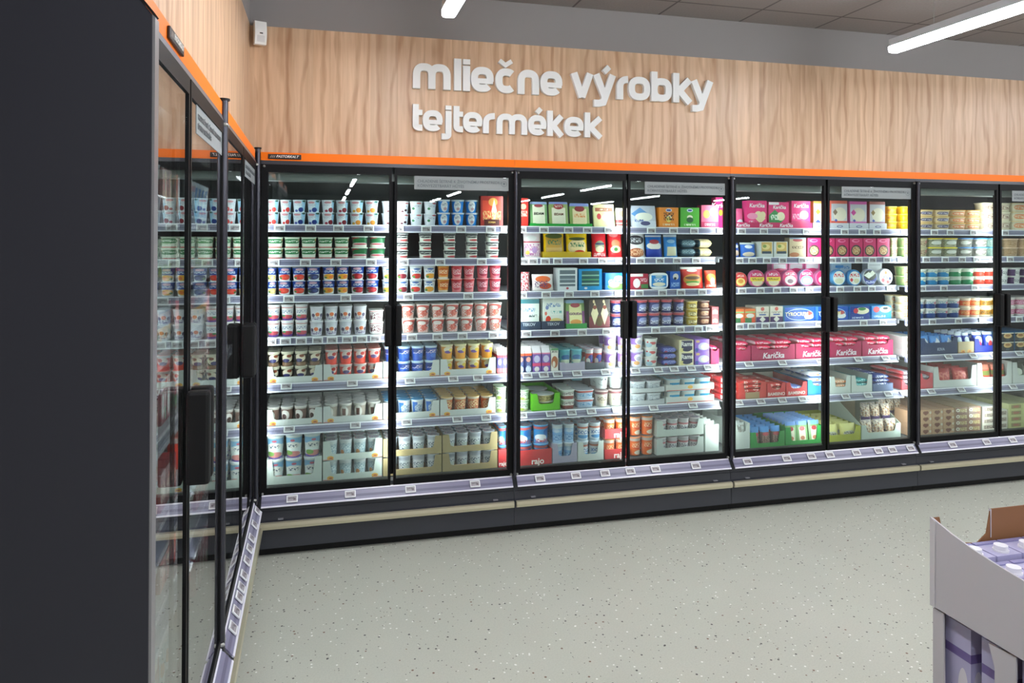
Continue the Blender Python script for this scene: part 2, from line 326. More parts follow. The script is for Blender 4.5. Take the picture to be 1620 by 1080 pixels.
    # strips of light behind the door posts
    for x in (.018, .625, 1.232):
        boxo('led_strip', x-.010, x+.010, .024, .030, .34, 1.80, BLK, t)
        ld = bpy.data.lights.new('led_light', 'AREA'); ld.shape = 'RECTANGLE'; ld.size = .018; ld.size_y = 1.40; ld.energy = LED_W*(1.25 if x == .625 else .8); ld.color = (.93, .98, 1.0)
        lo = bpy.data.objects.new('led_light', ld); COL.objects.link(lo); lo.parent = t; lo.location = (x, .033, 1.07); lo.rotation_euler = (PI/2, 0, PI)
        lo.rotation_euler = (PI/2, 0, 0)
    return t
def post(x, y, z0, z1, r, label, rz=0):
    b = MB(); b.rings([[(r*math.cos(a*PI/8), r*1.1*math.sin(a*PI/8), z) for a in range(16)] for z in (0, z1-z0)])
    o = obj('door_post', b.mesh('door_post', mat('#3c3c44', .22, .5)), None, (x, y, z0), rz, label=label, category='post', group='rounded posts between cabinets')
    b = MB(); b.rings([[((r+.005)*math.cos(a*PI/8), (r+.005)*math.sin(a*PI/8), z) for a in range(16)] for z in (z1-z0, z1-z0+.006)]); obj('cap', b.mesh('cap', BLK2), o)
    return o
for m in range(4):
    module((m*W_, 0, 0), 0, m+1, 'glass-door cabinet in back wall row, %s from the corner' % ON[m], end_left=(m == 0), end_right=(m == 3))
module((4*W_, 0, 0), 0, 5, 'glass-door cabinet at far right end of back wall row', end_left=True, end_right=True)
LD = .010; LX = Vector((-math.sin(LD), math.cos(LD), 0)); LC = Vector((-.0215, -.07, 0))
module(LC-LX*1.25, PI/2+LD, 0, 'glass-door cabinet on left wall next to the corner', foot_end=W_-.01)
module(LC-LX*2.5, PI/2+LD, 0, 'glass-door cabinet on left wall beside the dark end panel', end_left=True)
for m in (1, 2, 3, 4): post(m*W_, -.021, .29, 1.862, .0085, 'dark rounded post after %s cabinet from the corner' % ON[m-1])
post(-.0115, -.028, .262, 1.936, .0115, 'tall dark corner post where the two cabinet rows meet')
post(-.004, -1.325, .262, 1.930, .0125, 'tall dark post between the two left wall cabinets')
boxo('corner_filler', -.075, -.030, -.069, -.002, .29, 1.925, BLK, None, label='narrow black filler strip in the corner between cabinet rows', category='filler strip')
# maker's badge on the fascia
def badge(loc, rz, label):
    b = MB(); b.box(0, .152, -.006, 0, 0, .024); t = obj('badge', b.mesh('badge', BADGE, bevel=.002), None, loc, rz, label=label, category='badge')
    obj('lettering', text_mesh('PASTORKALT', .0165, LETW, .02, .35, align='LEFT', spacing=1.02), t, (.036, -.0068, .0125))
    b = MB()
    for k in range(3): b.face([(.008+k*.008, -.0064, .006), (.013+k*.008, -.0064, .006), (.019+k*.008, -.0064, .018), (.014+k*.008, -.0064, .018)])
    obj('emblem', b.mesh('emblem', mat('#8f877e', .4), recalc=False), t)
badge((.033, -.0012, 1.8925), 0, 'small black maker badge on orange strip near the corner')
badge(LC-LX*2.12+Vector((.0014, 0, 1.8925)), PI/2+LD, 'small black maker badge on orange strip beside dark end panel')
for i, x in enumerate((1.262, 2.51, 3.76)):
    pass

# dark end panel of the left row
b = MB(); pr = [(-1.15, 0.001), (.0625, 0.001), (.0625, 1.818), (.0485, 1.836), (-1.15, 1.836)]
b.prism(pr, 'y', -2.612, -2.584)
t = obj('end_panel', b.mesh('end_panel', mat('#2b2b33', .5, .1)), None, label='large dark panel closing near end of left cabinets', category='panel')
b = MB(); b.prism([(.0627, .001), (.066, .001), (.066, 1.815), (.0627, 1.818)], 'y', -2.609, -2.585); obj('edge_trim', b.mesh('edge_trim', mat('#8c8a8c', .35, .3)), t, label='thin grey edge strip')
b = MB(); b.prism([(-1.15, 1.8365), (.0485, 1.8365), (.063, 1.8182), (.0657, 1.820), (.050, 1.8395), (-1.15, 1.8395)], 'y', -2.614, -2.5832); obj('top_trim', b.mesh('top_trim', BLK2), t)

# motion detector in the corner
b = MB(); prof = [(-.030+.006*math.sin(k*PI/8*1.0), -.055+.110*k/8) for k in range(9)]
b.prism([(0.0, -.055)] + [(-.026-.010*math.sin(k*PI/8), -.055+.11*k/8) for k in range(9)] + [(0.0, .055)], 'x', -.028, .028)
t = obj('motion_detector', b.mesh('motion_detector', WHITE, bevel=.002), None, (-.012, .003, 2.487), .35, label='small white motion detector high in the corner on oak cladding', category='motion detector')
boxo('lens', -.006, .008, -.0385, -.035, -.006, -.001, BLK2, t)
boxo('sensor_window', -.017, .017, -.0355, -.033, -.045, -.014, mat('#dcdad8', .3), t)
boxo('bracket', -.012, .012, .0005, .028, -.03, .03, WHITE, t)

# ------------------------------------------------------------------ raised letters of the sign
SIGN = mat('#e9e9e6', .5)
def ribbon(b, pts, t, closed=False, y0=-.022, y1=0.):
    b.k = getattr(b, 'k', 0)+1; y0 -= .0005*b.k
    P = [Vector((p[0], p[1])) for p in pts]; n = len(P); L, R = [], []
    for i in range(n):
        a = P[i-1] if (i > 0 or closed) else None; c = P[(i+1) % n] if (i < n-1 or closed) else None
        d1 = (P[i]-a).normalized() if a is not None else None; d2 = (c-P[i]).normalized() if c is not None else None
        if d1 is None: d1 = d2
        if d2 is None: d2 = d1
        n1 = Vector((-d1.y, d1.x)); n2 = Vector((-d2.y, d2.x)); mm = (n1+n2)
        mm = mm.normalized() if mm.length > 1e-6 else n1
        k = (t/2)/max(.5, mm.dot(n1)); L.append(P[i]+mm*k); R.append(P[i]-mm*k)
    N = n if closed else n-1
    for i in range(N):
        j = (i+1) % n
        for y in (y0,): b.face([(L[i].x, y, L[i].y), (L[j].x, y, L[j].y), (R[j].x, y, R[j].y), (R[i].x, y, R[i].y)])
        for q in (L, R): b.face([(q[i].x, y0, q[i].y), (q[j].x, y0, q[j].y), (q[j].x, y1, q[j].y), (q[i].x, y1, q[i].y)])
    if not closed:
        for i in (0, n-1): b.face([(L[i].x, y0, L[i].y), (R[i].x, y0, R[i].y), (R[i].x, y1, R[i].y), (L[i].x, y1, L[i].y)])
def arc(cx, cy, rx, ry, a0, a1, n=14): return [(cx+rx*math.cos(math.radians(a0+(a1-a0)*k/n)), cy+ry*math.sin(math.radians(a0+(a1-a0)*k/n))) for k in range(n+1)]
def sarc(cx, cy, rx, ry, a0, a1, n=16, p=.78):
    o = []
    for k in range(n+1):
        a = math.radians(a0+(a1-a0)*k/n); c, s = math.cos(a), math.sin(a)
        o.append((cx+rx*abs(c)**p*(1 if c >= 0 else -1), cy+ry*abs(s)**p*(1 if s >= 0 else -1)))
    return o
def glyph(ch, w, xh, asc, desc, t):
    """strokes of a monoline rounded letter; returns (main mesh, accent mesh or None)"""
    b = MB(); a = MB(); h = t/2; acc = False
    R = min(w*.4, xh*.42)
    if ch in 'mnr' :
        ribbon(b, [(h, 0), (h, xh*.35)] + sarc(h+((w-t)/(2 if ch == 'm' else 1))/2 if ch != 'r' else h+(w-h)*.95, xh*.5, ((w-t)/(4 if ch == 'm' else 2)) if ch != 'r' else (w-h)*.95, xh*.5-h, 180, 0 if ch != 'r' else 92) + ([] if ch == 'r' else [(h+(w-t)/(2 if ch == 'm' else 1), 0)]), t)
        if ch == 'm': ribbon(b, [(w/2, xh*.35)] + sarc(w/2+(w-t)/4, xh*.5, (w-t)/4, xh*.5-h, 180, 0) + [(w-h, 0)], t)
    elif ch == 'l': ribbon(b, [(h, 0), (h, asc)], t)
    elif ch in 'ij':
        if ch == 'i': ribbon(b, [(w/2, 0), (w/2, xh)], t)
        else: ribbon(b, [(w-h, xh), (w-h, desc*.3)] + sarc(w-h-t*.7, desc+h+t*.35, t*.7, t*.35, 0, -90, 8) + [(w-h-t*1.15, desc+h)], t)
        cx = w/2 if ch == 'i' else w-h; ribbon(a, [(cx, xh+(asc-xh)*.22), (cx, asc)], t); acc = True
    elif ch in 'eé':
        rx, ry = w/2-h, xh/2-h; ribbon(b, [(w-h, xh*.43)] + sarc(w/2, xh/2, rx, ry, 5, 318, 30), t); ribbon(b, [(h, xh*.43), (w-h*.2, xh*.43)], t*.72)
    elif ch in 'cč': ribbon(b, sarc(w/2+h*.3, xh/2, w/2-h*.9, xh/2-h, 48, 312, 26), t)
    elif ch == 'o': ribbon(b, sarc(w/2, xh/2, w/2-h, xh/2-h, 0, 360, 36)[:-1], t, True)
    elif ch == 'b': ribbon(b, [(h, 0), (h, asc)], t); ribbon(b, sarc(w/2, xh/2, w/2-h, xh/2-h, 0, 360, 36)[:-1], t, True)
    elif ch == 'k': ribbon(b, [(h, 0), (h, asc)], t); ribbon(b, [(t*.8, xh*.45), (w-t*.55, xh)], t); ribbon(b, [(t*1.1, xh*.5), (w-t*.5, 0)], t)
    elif ch in 'vyý':
        k = h*1.05; ribbon(b, [(k, xh), (w/2, 0 if ch == 'v' else t*.35)], t)
        if ch == 'v': ribbon(b, [(w-k, xh), (w/2, 0)], t)
        else:
            dx = (w/2-k)/(xh-t*.35); ribbon(b, [(w-k, xh), (w/2-dx*abs(desc)*.35, desc*.45)] + [(w/2-dx*abs(desc)-t*.35, desc+h), (w/2-dx*abs(desc)-t*1.1, desc+h)], t)
    elif ch == 't':
        ribbon(b, [(h, asc), (h, xh*.3)] + sarc(h+t*.75, h+xh*.12, t*.75, xh*.12, 180, 270, 8) + [(w, h)], t); ribbon(b, [(h, xh-h*.9), (w, xh-h*.9)], t*.85)
    if ch in 'éý': ribbon(a, [(w*.48, xh+t*.35), (w*.70, xh+t*1.15)], t*.8); acc = True
    if ch == 'č': ribbon(a, [(w*.22, xh+t*1.05), (w*.5, xh+t*.45), (w*.80, xh+t*1.05)], t*.62); acc = True
    return b.mesh('sign_letter', SIGN, recalc=False), (a.mesh('accent', SIGN, recalc=False) if acc else None)
L1 = [('m', .722, .914), ('l', .932, .965), ('i', .980, 1.013), ('e', 1.019, 1.139), ('č', 1.145, 1.258), ('n', 1.268, 1.384), ('e', 1.391, 1.512), ('v', 1.558, 1.688), ('ý', 1.684, 1.818), ('r', 1.822, 1.893), ('o', 1.890, 2.018), ('b', 2.024, 2.148), ('k', 2.155, 2.275), ('y', 2.262, 2.402)]
L2 = [('t', .722, .771), ('e', .773, .874), ('j', .890, .919), ('t', .930, .979), ('e', .979, 1.080), ('r', 1.084, 1.152), ('m', 1.156, 1.320), ('é', 1.325, 1.425), ('k', 1.430, 1.525), ('e', 1.524, 1.632), ('k', 1.639, 1.744)]
for line, (LN, zb, xh, asc, desc, th) in enumerate(((L1, 2.272, .128, .162, -.046, .037), (L2, 2.059, .106, .133, -.040, .0305))):
    seen = {}
    for k, (ch, x0, x1) in enumerate(LN):
        seen[ch] = seen.get(ch, 0)+1; tot = sum(1 for q in LN if q[0] == ch)
        lab = 'white raised letter %s%s in the %s sign line' % ((ON[seen[ch]-1]+' ') if tot > 1 else '', ch, 'upper' if line == 0 else 'lower')
        g, a = glyph(ch, x1-x0, xh, asc, desc, th)
        o = obj('sign_letter', g, None, (x0, .0345, zb), label=lab, category='sign letter', group='raised letters of the dairy sign')
        if a: obj('accent', a, o)
ITEMS=[(1,1,'y_straw',0.02,0.138,2,2,1,0.0608,0.112,1.583,0,0.93,{}),
(1,1,'y_blue',0.138,0.2774,2,2,1,0.0613,0.112,1.583,0,0.93,{}),
(1,1,'y_cherry',0.2774,0.4163,2,2,1,0.0619,0.112,1.583,0,0.93,{}),
(1,1,'y_apri',0.4163,0.5674,2,2,1,0.0625,0.112,1.583,0,0.93,{}),
(1,1,'y_wcherry',0.5769,0.7216,2,2,1,0.0616,0.112,1.583,0,0.93,{}),
(1,1,'y_wherb',0.7216,0.8657,2,2,1,0.0621,0.112,1.583,0,0.93,{}),
(1,1,'d_blue',0.8657,1.0872,3,2,1,0.0679,0.112,1.583,0,0.93,{}),
(1,1,'x_choc',1.0906,1.2211,1,1,1,0.1607,0.112,1.583,0.05,0.93,{}),
(2,1,'x_orange',1.256,1.2907,1,1,1,0.1551,0.112,1.583,0.05,0.93,{}),
(1,2,'t_green',0.02,0.4194,5,2,1,0.0535,0.112,1.413,0,0.93,{}),
(1,2,'t_dgreen',0.4256,0.6024,2,2,1,0.0562,0.112,1.413,0,0.93,{}),
(1,2,'t_black',0.6492,0.7183,1,3,1,0.0422,0.112,1.413,0,0.93,{}),
(1,2,'t_black',0.7704,0.8393,1,3,1,0.0426,0.112,1.413,0,0.93,{}),
(1,2,'t_black',0.8989,0.9656,1,3,1,0.0429,0.112,1.413,0,0.93,{}),
(1,2,'t_black',1.016,1.0838,1,3,1,0.0432,0.112,1.413,0,0.93,{}),
(1,2,'t_black',1.1247,1.2004,1,3,1,0.0436,0.112,1.413,0,0.93,{}),
(1,3,'b_banana',0.02,0.0694,1,2,1,0.0668,0.112,1.235,0,0.93,{}),
(1,3,'b_straw',0.0694,0.2074,2,2,1,0.0673,0.112,1.235,0,0.93,{}),
(1,3,'b_blue',0.2074,0.2804,1,2,1,0.0678,0.112,1.235,0,0.93,{}),
(1,3,'b_peach',0.2835,0.4194,2,2,1,0.0683,0.112,1.235,0,0.93,{}),
(1,3,'b_cherry',0.4225,0.5705,2,2,1,0.0689,0.112,1.235,0,0.93,{}),
(1,3,'c_peach',0.5801,0.6505,1,2,1,0.0679,0.112,1.235,0,0.93,{}),
(1,3,'c_cherry',0.6505,0.7216,1,2,1,0.0682,0.112,1.235,0,0.93,{}),
(1,3,'c_straw',0.7216,0.7933,1,2,1,0.0685,0.112,1.235,0,0.93,{}),
(1,3,'c_peach',0.7933,0.8624,1,2,1,0.0688,0.112,1.235,0,0.93,{}),
(1,3,'c_orange',0.8657,0.9355,1,2,1,0.0692,0.112,1.235,0,0.93,{}),
(1,3,'c_pink',0.9388,1.0702,2,2,1,0.0696,0.112,1.235,0,0.93,{}),
(1,3,'c_dpink',1.077,1.2142,2,2,1,0.0703,0.112,1.235,0,0.93,{}),
(2,3,'c_pink',1.256,1.2872,1,2,1,0.0708,0.112,1.235,0,0.93,{}),
(1,4,'p_purple',0.02,0.2195,3,2,2,0.0797,0.112,1.027,0,0.93,{}),
(1,4,'p_small',0.2225,0.5103,4,2,2,0.0731,0.112,1.027,0,0.93,{}),
(1,4,'t_pink',0.5167,0.673,2,2,2,0.0613,0.112,1.027,0,0.93,{}),
(1,4,'p_red',0.6795,1.2211,7,2,2,0.0743,0.112,1.027,0,0.93,{}),
(1,5,'k_brown',0.0205,0.285,4,2,3,0.0736,0.118,0.805,0,0.93,{}),
(1,5,'k_red',0.2973,0.5817,4,2,3,0.0751,0.118,0.805,0,0.93,{}),
(1,5,'k_blue',0.5944,0.874,4,2,3,0.0766,0.118,0.805,0,0.93,{}),
(1,5,'k_yellow',0.8872,1.1745,4,2,3,0.0781,0.118,0.805,0,0.93,{}),
(1,5,'m_carton',1.1865,1.245,2,1,4,0.1313,0.112,0.801,0.05,0.93,{}),
(1,6,'l_brown',0.0205,0.285,4,1,4,0.0846,0.118,0.595,0,0.93,{}),
(1,6,'l_white',0.2973,0.5817,4,1,4,0.0862,0.118,0.595,0,0.93,{}),
(1,6,'l_blue',0.5944,0.874,4,1,4,0.088,0.118,0.595,0,0.93,{}),
(1,6,'l_orange',0.8872,1.1745,4,1,4,0.0897,0.118,0.595,0,0.93,{}),
(1,6,'t_greenbig',1.1831,1.245,1,2,2,0.0673,0.112,0.591,0,0.93,{}),
(1,7,'bucket',0.0205,0.285,3,2,3,0.1159,0.118,0.307,0,0.93,{}),
(1,7,'w_cup',0.2988,0.5817,4,1,4,0.0926,0.118,0.307,0,0.93,{}),
(1,7,'w_cup',0.2988,0.5817,4,1,4,0.0926,0.118,0.407,0,0.93,{}),
(1,7,'w_cup2',0.596,0.8856,4,1,4,0.088,0.118,0.307,0,0.93,{}),
(1,7,'w_cup2',0.596,0.8856,4,1,4,0.088,0.118,0.405,0,0.93,{}),
(1,7,'w_cup2',0.9022,1.1831,4,1,4,0.0898,0.118,0.307,0,0.93,{}),
(1,7,'w_cup2',0.9022,1.1831,4,1,4,0.0898,0.118,0.405,0,0.93,{}),
(1,7,'bot_bw',1.1986,1.245,1,2,4,0.1044,0.118,0.307,0,0.93,{}),
(2,1,'x_choc2',1.2977,1.3574,1,1,1,0.1524,0.112,1.583,0.05,0.93,{}),
(2,1,'q_eidam',1.3679,1.4709,1,1,1,0.1294,0.118,1.587,0.03,0.93,{}),
(2,1,'q_eidamr',1.4745,1.5898,1,1,1,0.1303,0.118,1.587,0.03,0.93,{}),
(2,1,'q_gold',1.5934,1.7141,1,1,1,0.1244,0.118,1.587,0.03,0.93,{}),
(2,1,'q_cream',1.7289,1.8592,1,1,1,0.1255,0.112,1.583,0.03,0.93,{}),
(2,1,'q_wred',1.8629,1.9421,1,1,1,0.1053,0.112,1.583,0.03,0.93,{}),
(2,1,'q_mount',1.9535,2.1106,1,1,1,0.1203,0.112,1.583,0.03,0.93,{}),
(2,1,'x_osq',2.1145,2.2432,1,1,1,0.1142,0.112,1.583,0.05,0.93,{}),
(2,1,'x_gsq',2.2472,2.374,1,1,1,0.1151,0.112,1.583,0.05,0.93,{}),
(2,1,'x_pinkpale',2.378,2.495,1,1,1,0.1307,0.112,1.583,0.05,0.93,{}),
(3,1,'x_kar_back',2.506,2.5767,1,1,1,0.1807,0.168,1.583,0.05,0.93,{}),
(2,2,'p_teal',1.3061,1.338,1,1,1,0.1129,0.157,1.413,0.04,0.93,{}),
(2,2,'p_ham',1.3416,1.4489,1,1,1,0.1375,0.157,1.413,0.04,0.93,{}),
(2,2,'p_yellow',1.4561,1.5869,1,1,1,0.1594,0.163,1.417,0.05,0.93,{}),
(2,2,'p_yellow2',1.5906,1.7274,1,1,1,0.1503,0.163,1.417,0.05,0.93,{}),
(2,2,'p_redbag',1.7386,1.8324,1,1,1,0.1514,0.157,1.413,0.05,0.93,{}),
(2,2,'p_redbag2',1.8362,1.9312,1,1,1,0.1523,0.157,1.413,0.05,0.93,{}),
(2,2,'p_cookie',1.9465,2.066,1,1,1,0.1321,0.157,1.413,0.04,0.93,{}),
(2,2,'p_bluebag',2.066,2.1755,1,1,1,0.1294,0.157,1.413,0.04,0.93,{}),
(2,2,'p_bluewin',2.1794,2.2704,1,1,1,0.1302,0.157,1.413,0.04,0.93,{}),
(2,2,'f_teal',2.2744,2.3826,1,2,1,0.0528,0.157,1.413,0.1,0.93,{}),
(2,2,'f_cream',2.3866,2.484,1,2,1,0.0531,0.157,1.413,0.1,0.93,{}),
(2,3,'p_redspot',1.2977,1.375,1,1,1,0.1016,0.112,1.235,0.04,0.93,{}),
(2,3,'p_orangew',1.3785,1.5104,1,1,1,0.0887,0.112,1.235,0.04,0.93,{}),
(2,3,'x_slices',1.5176,1.6371,1,1,1,0.1238,0.112,1.235,0.08,0.93,{}),
(2,3,'x_slicesb',1.6408,1.7845,1,1,1,0.1179,0.112,1.235,0.08,0.93,{}),
(2,3,'x_bluech',1.7919,1.9346,1,1,1,0.0945,0.112,1.235,0.05,0.93,{}),
(2,3,'x_redp',1.9421,2.0566,1,1,1,0.0883,0.112,1.235,0.06,0.93,{}),
(2,3,'o_bluetub',2.0605,2.1845,1,1,1,0.0925,0.112,1.235,0.05,0.93,{}),
(2,3,'x_bluep',2.1884,2.255,1,1,1,0.1002,0.112,1.235,0.05,0.93,{}),
(2,3,'p_burger',2.259,2.41,1,1,1,0.1225,0.112,1.235,0.04,0.93,{}),
(2,3,'p_redor',2.414,2.495,1,1,1,0.1017,0.112,1.235,0.04,0.93,{}),
(2,4,'x_white',1.2977,1.4246,1,1,1,0.1629,0.118,1.031,0.05,0.93,{}),
(2,4,'x_tomato',1.4353,1.5608,1,1,1,0.178,0.118,1.031,0.05,0.93,{}),
(2,4,'q_gouda',1.5753,1.6884,1,1,2,0.1484,0.118,1.031,0.03,0.93,{}),
(2,4,'x_bottles',1.6994,1.8292,1,1,1,0.1601,0.112,1.027,0.08,0.93,{}),
(2,4,'n_cup',1.8367,2.2945,6,2,2,0.0744,0.112,1.027,0,0.93,{}),
(2,4,'s_yell',2.2985,2.37,1,3,2,0.0456,0.112,1.027,0,0.93,{}),
(2,4,'s_brown',2.374,2.4462,1,3,2,0.0458,0.112,1.027,0,0.93,{}),
(2,4,'x_redflat',2.4502,2.495,1,2,1,0.0509,0.112,1.027,0.1,0.93,{}),
(2,5,'m_cartonr',1.2977,1.3785,2,1,5,0.1355,0.112,0.801,0.05,0.93,{}),
(2,5,'m_cartonp',1.3821,1.4817,2,1,5,0.1363,0.112,0.801,0.05,0.93,{}),
(2,5,'m_photo',1.4853,1.5284,1,1,4,0.1233,0.112,0.801,0.05,0.93,{}),
(2,5,'k_teal',1.5392,1.6774,2,1,4,0.1068,0.118,0.805,0,0.93,{}),
(2,5,'k_navy',1.6884,1.7919,2,1,4,0.1077,0.118,0.805,0,0.93,{}),
(2,5,'v_purple',1.7994,2.0413,3,2,2,0.0931,0.112,0.801,0,0.93,{}),
(2,5,'t_white3',2.0451,2.13,1,3,2,0.0521,0.112,0.801,0,0.93,{}),
(2,5,'f_navy',2.1339,2.2393,1,3,2,0.0357,0.112,0.801,0.12,0.93,{}),
(2,5,'x_rama',2.2432,2.3381,1,2,2,0.0719,0.112,0.801,0.12,0.93,{}),
(2,5,'x_purple',2.3421,2.4381,1,2,2,0.0723,0.112,0.801,0.12,0.93,{}),
(2,5,'bar_pink',2.4522,2.495,1,4,3,0.0246,0.118,0.805,0.1,0.93,{}),
(2,6,'t_greenbig',1.2977,1.375,1,2,3,0.0576,0.112,0.591,0,0.93,{}),
(2,6,'t_muesli',1.3874,1.5302,1,2,2,0.0376,0.118,0.595,0,0.93,{}),
(2,6,'t_brownw',1.5464,1.6298,1,2,3,0.0516,0.112,0.591,0,0.93,{}),
(2,6,'t_bluered',1.6335,1.7437,1,2,3,0.0485,0.112,0.591,0,0.93,{}),
(2,6,'t_blue1',1.66,1.7361,1,1,1,0.0468,0.272,0.709,0,0.93,{}),
(2,6,'u_brown',1.7474,1.9156,2,1,2,0.0874,0.112,0.591,0,0.93,{}),
(2,6,'u_white',1.7474,1.9156,2,1,2,0.0874,0.112,0.689,0,0.93,{}),
(2,6,'t_plain',1.9573,2.1494,2,1,3,0.0567,0.118,0.595,0,0.93,{}),
(2,6,'t_plain',1.9573,2.1494,2,1,3,0.0567,0.118,0.663,0,0.93,{}),
(2,6,'t_cyan',2.1728,2.4583,3,1,3,0.0612,0.118,0.595,0,0.93,{}),
(2,6,'t_cyan',2.1728,2.4583,3,1,3,0.0612,0.118,0.663,0,0.93,{}),
(3,6,'bar_red',2.506,2.5556,1,4,3,0.0328,0.112,0.591,0.1,0.93,{}),
(2,7,'bot_bw',1.3012,1.4888,2,2,3,0.102,0.118,0.307,0,0.93,{}),
(2,7,'bot_lb',1.5014,1.6316,2,2,4,0.0997,0.118,0.307,0,0.93,{}),
(2,7,'bot_wb',1.6462,1.7863,2,2,4,0.0989,0.118,0.307,0,0.93,{}),
(2,7,'bot_or',1.8031,1.9402,2,1,4,0.1016,0.118,0.307,0,0.93,{}),
(2,7,'bot_or',1.8031,1.9402,2,1,4,0.1016,0.118,0.419,0,0.93,{}),
(2,7,'bot_or',1.9535,2.1029,2,1,4,0.1026,0.118,0.307,0,0.93,{}),
(2,7,'bot_or',1.9535,2.1029,2,1,4,0.1026,0.118,0.419,0,0.93,{}),
(2,7,'w_cup3',2.1164,2.396,4,1,4,0.0896,0.118,0.307,0,0.93,{}),
(2,7,'w_cup3',2.1164,2.396,4,1,4,0.0896,0.118,0.409,0,0.93,{}),
(2,7,'p_plastic',2.418,2.495,1,1,5,0.1599,0.118,0.307,0.04,0.93,{}),
(3,1,'p_pinkbag',2.5965,2.6707,1,1,1,0.11,0.118,1.587,0.04,0.93,{}),
(3,1,'x_kar1',2.6748,2.8166,1,1,1,0.1587,0.118,1.587,0.05,0.93,{}),
(3,1,'x_kar2',2.8208,2.9651,1,1,1,0.1526,0.118,1.587,0.05,0.93,{}),
(3,1,'x_kar3',2.9737,3.1119,1,1,1,0.1615,0.118,1.587,0.05,0.93,{}),
(3,1,'x_ch_or',3.125,3.2346,1,1,1,0.1627,0.118,1.587,0.05,0.93,{}),
(3,1,'x_ch_co',3.2479,3.368,1,1,1,0.1677,0.118,1.587,0.05,0.93,{}),
(3,1,'x_ch_ma',3.3815,3.508,1,1,1,0.1652,0.118,1.587,0.05,0.93,{}),
(3,1,'x_ch_br',3.5217,3.641,1,1,1,0.1664,0.118,1.587,0.05,0.93,{}),
(3,1,'s_yell2',3.6502,3.7338,1,3,1,0.0467,0.112,1.583,0,0.93,{}),
(4,1,'s_yell2',3.756,3.856,1,3,1,0.047,0.112,1.583,0,0.93,{}),
(3,2,'p_bluew',2.5924,2.6376,1,1,1,0.0806,0.112,1.413,0.04,0.93,{}),
(3,2,'p_bluep',2.6417,2.7496,1,1,1,0.0846,0.112,1.413,0.04,0.93,{}),
(3,2,'x_photo',2.7538,2.9523,2,1,1,0.0928,0.112,1.413,0.08,0.93,{}),
(3,2,'x_kraft',2.9566,3.0771,1,1,1,0.1162,0.112,1.413,0.05,0.93,{}),
(3,2,'x_mag',3.0815,3.6687,6,1,1,0.1148,0.112,1.413,0.05,0.93,{}),
(3,2,'t_kraft',3.6734,3.7338,1,2,1,0.0585,0.112,1.413,0,0.93,{}),
(4,2,'t_kraft',3.756,3.856,1,2,1,0.0588,0.112,1.413,0,0.93,{}),
(3,3,'r_red',2.6198,2.7157,1,1,1,0.1002,0.157,1.235,0.03,0.93,{}),
(3,3,'r_pinky',2.7199,2.9408,2,1,1,0.1012,0.157,1.235,0.03,0.93,{}),
(3,3,'r_pinkw',2.9451,3.0534,1,1,1,0.1021,0.157,1.235,0.03,0.93,{}),
(3,3,'r_pinkb',3.0578,3.1675,1,1,1,0.1028,0.157,1.235,0.03,0.93,{}),
(3,3,'r_pink',3.1719,3.274,1,1,1,0.1034,0.157,1.235,0.03,0.93,{}),
(3,3,'x_pinkb',2.9218,3.2682,3,1,1,0.1393,0.237,1.235,0.05,0.93,{}),
(3,3,'x_bluewb',3.3409,3.4974,1,1,1,0.1379,0.237,1.235,0.05,0.93,{}),
(3,3,'x_whiteb',3.6095,3.7229,1,1,1,0.1358,0.237,1.235,0.05,0.93,{}),
(3,3,'r_blue',3.283,3.3955,1,1,1,0.1003,0.157,1.235,0.03,0.93,{}),
(3,3,'r_blue2',3.4,3.5049,1,1,1,0.1009,0.157,1.235,0.03,0.93,{}),
(3,3,'r_navy',3.5094,3.6202,1,1,1,0.1015,0.157,1.235,0.03,0.93,{}),
(3,3,'r_white',3.6248,3.737,1,1,1,0.1022,0.157,1.235,0.03,0.93,{}),
(3,4,'x_orgr',2.6198,2.7619,2,1,2,0.0818,0.157,1.027,0.06,0.93,{}),
(3,4,'x_cream',2.7662,2.9494,2,1,2,0.0938,0.157,1.027,0.06,0.93,{}),
(3,4,'x_tyro',2.9537,3.4091,2,1,1,0.0841,0.157,1.027,0.14,0.93,{}),
(3,4,'x_tosca',3.4136,3.5647,1,1,1,0.0817,0.157,1.027,0.14,0.93,{}),
(3,4,'x_tosca2',3.5693,3.7229,1,1,1,0.0824,0.157,1.027,0.14,0.93,{}),
(3,5,'bar_pink',2.6281,2.7241,1,4,3,0.0279,0.163,0.805,0.1,0.93,{}),
(3,5,'bar_pink',2.7451,3.0229,2,4,3,0.0282,0.163,0.805,0.1,0.93,{}),
(3,5,'bar_pink',3.0447,3.2651,2,4,3,0.0286,0.163,0.805,0.1,0.93,{}),
(3,5,'bar_pink',3.2875,3.4911,2,4,3,0.029,0.163,0.805,0.1,0.93,{}),
(3,5,'bar_pink',3.514,3.7229,2,4,3,0.0294,0.163,0.805,0.1,0.93,{}),
(3,6,'bar_red',2.5801,2.6171,1,4,2,0.0293,0.112,0.591,0.1,0.93,{}),
(3,6,'bar_redw',2.6294,2.7998,1,4,3,0.0249,0.118,0.595,0.1,0.93,{}),
(3,6,'bar_redw',2.8208,2.9267,1,3,3,0.0248,0.118,0.595,0.1,0.93,{}),
(3,6,'bar_bluew',2.948,3.0728,1,2,3,0.0262,0.118,0.595,0.1,0.93,{}),
(3,6,'bar_whiteb',3.0945,3.2258,1,4,3,0.0321,0.118,0.595,0.1,0.93,{}),
(3,6,'bar_orange',3.2523,3.377,1,3,3,0.0254,0.118,0.595,0.1,0.93,{}),
(3,6,'bar_teal',3.3994,3.5308,1,3,3,0.0256,0.118,0.595,0.1,0.93,{}),
(3,6,'bar_navy',3.5536,3.6826,1,4,3,0.0233,0.118,0.595,0.1,0.93,{}),
(4,6,'f_redw',3.756,3.8512,1,4,2,0.0274,0.118,0.595,0.14,0.93,{}),
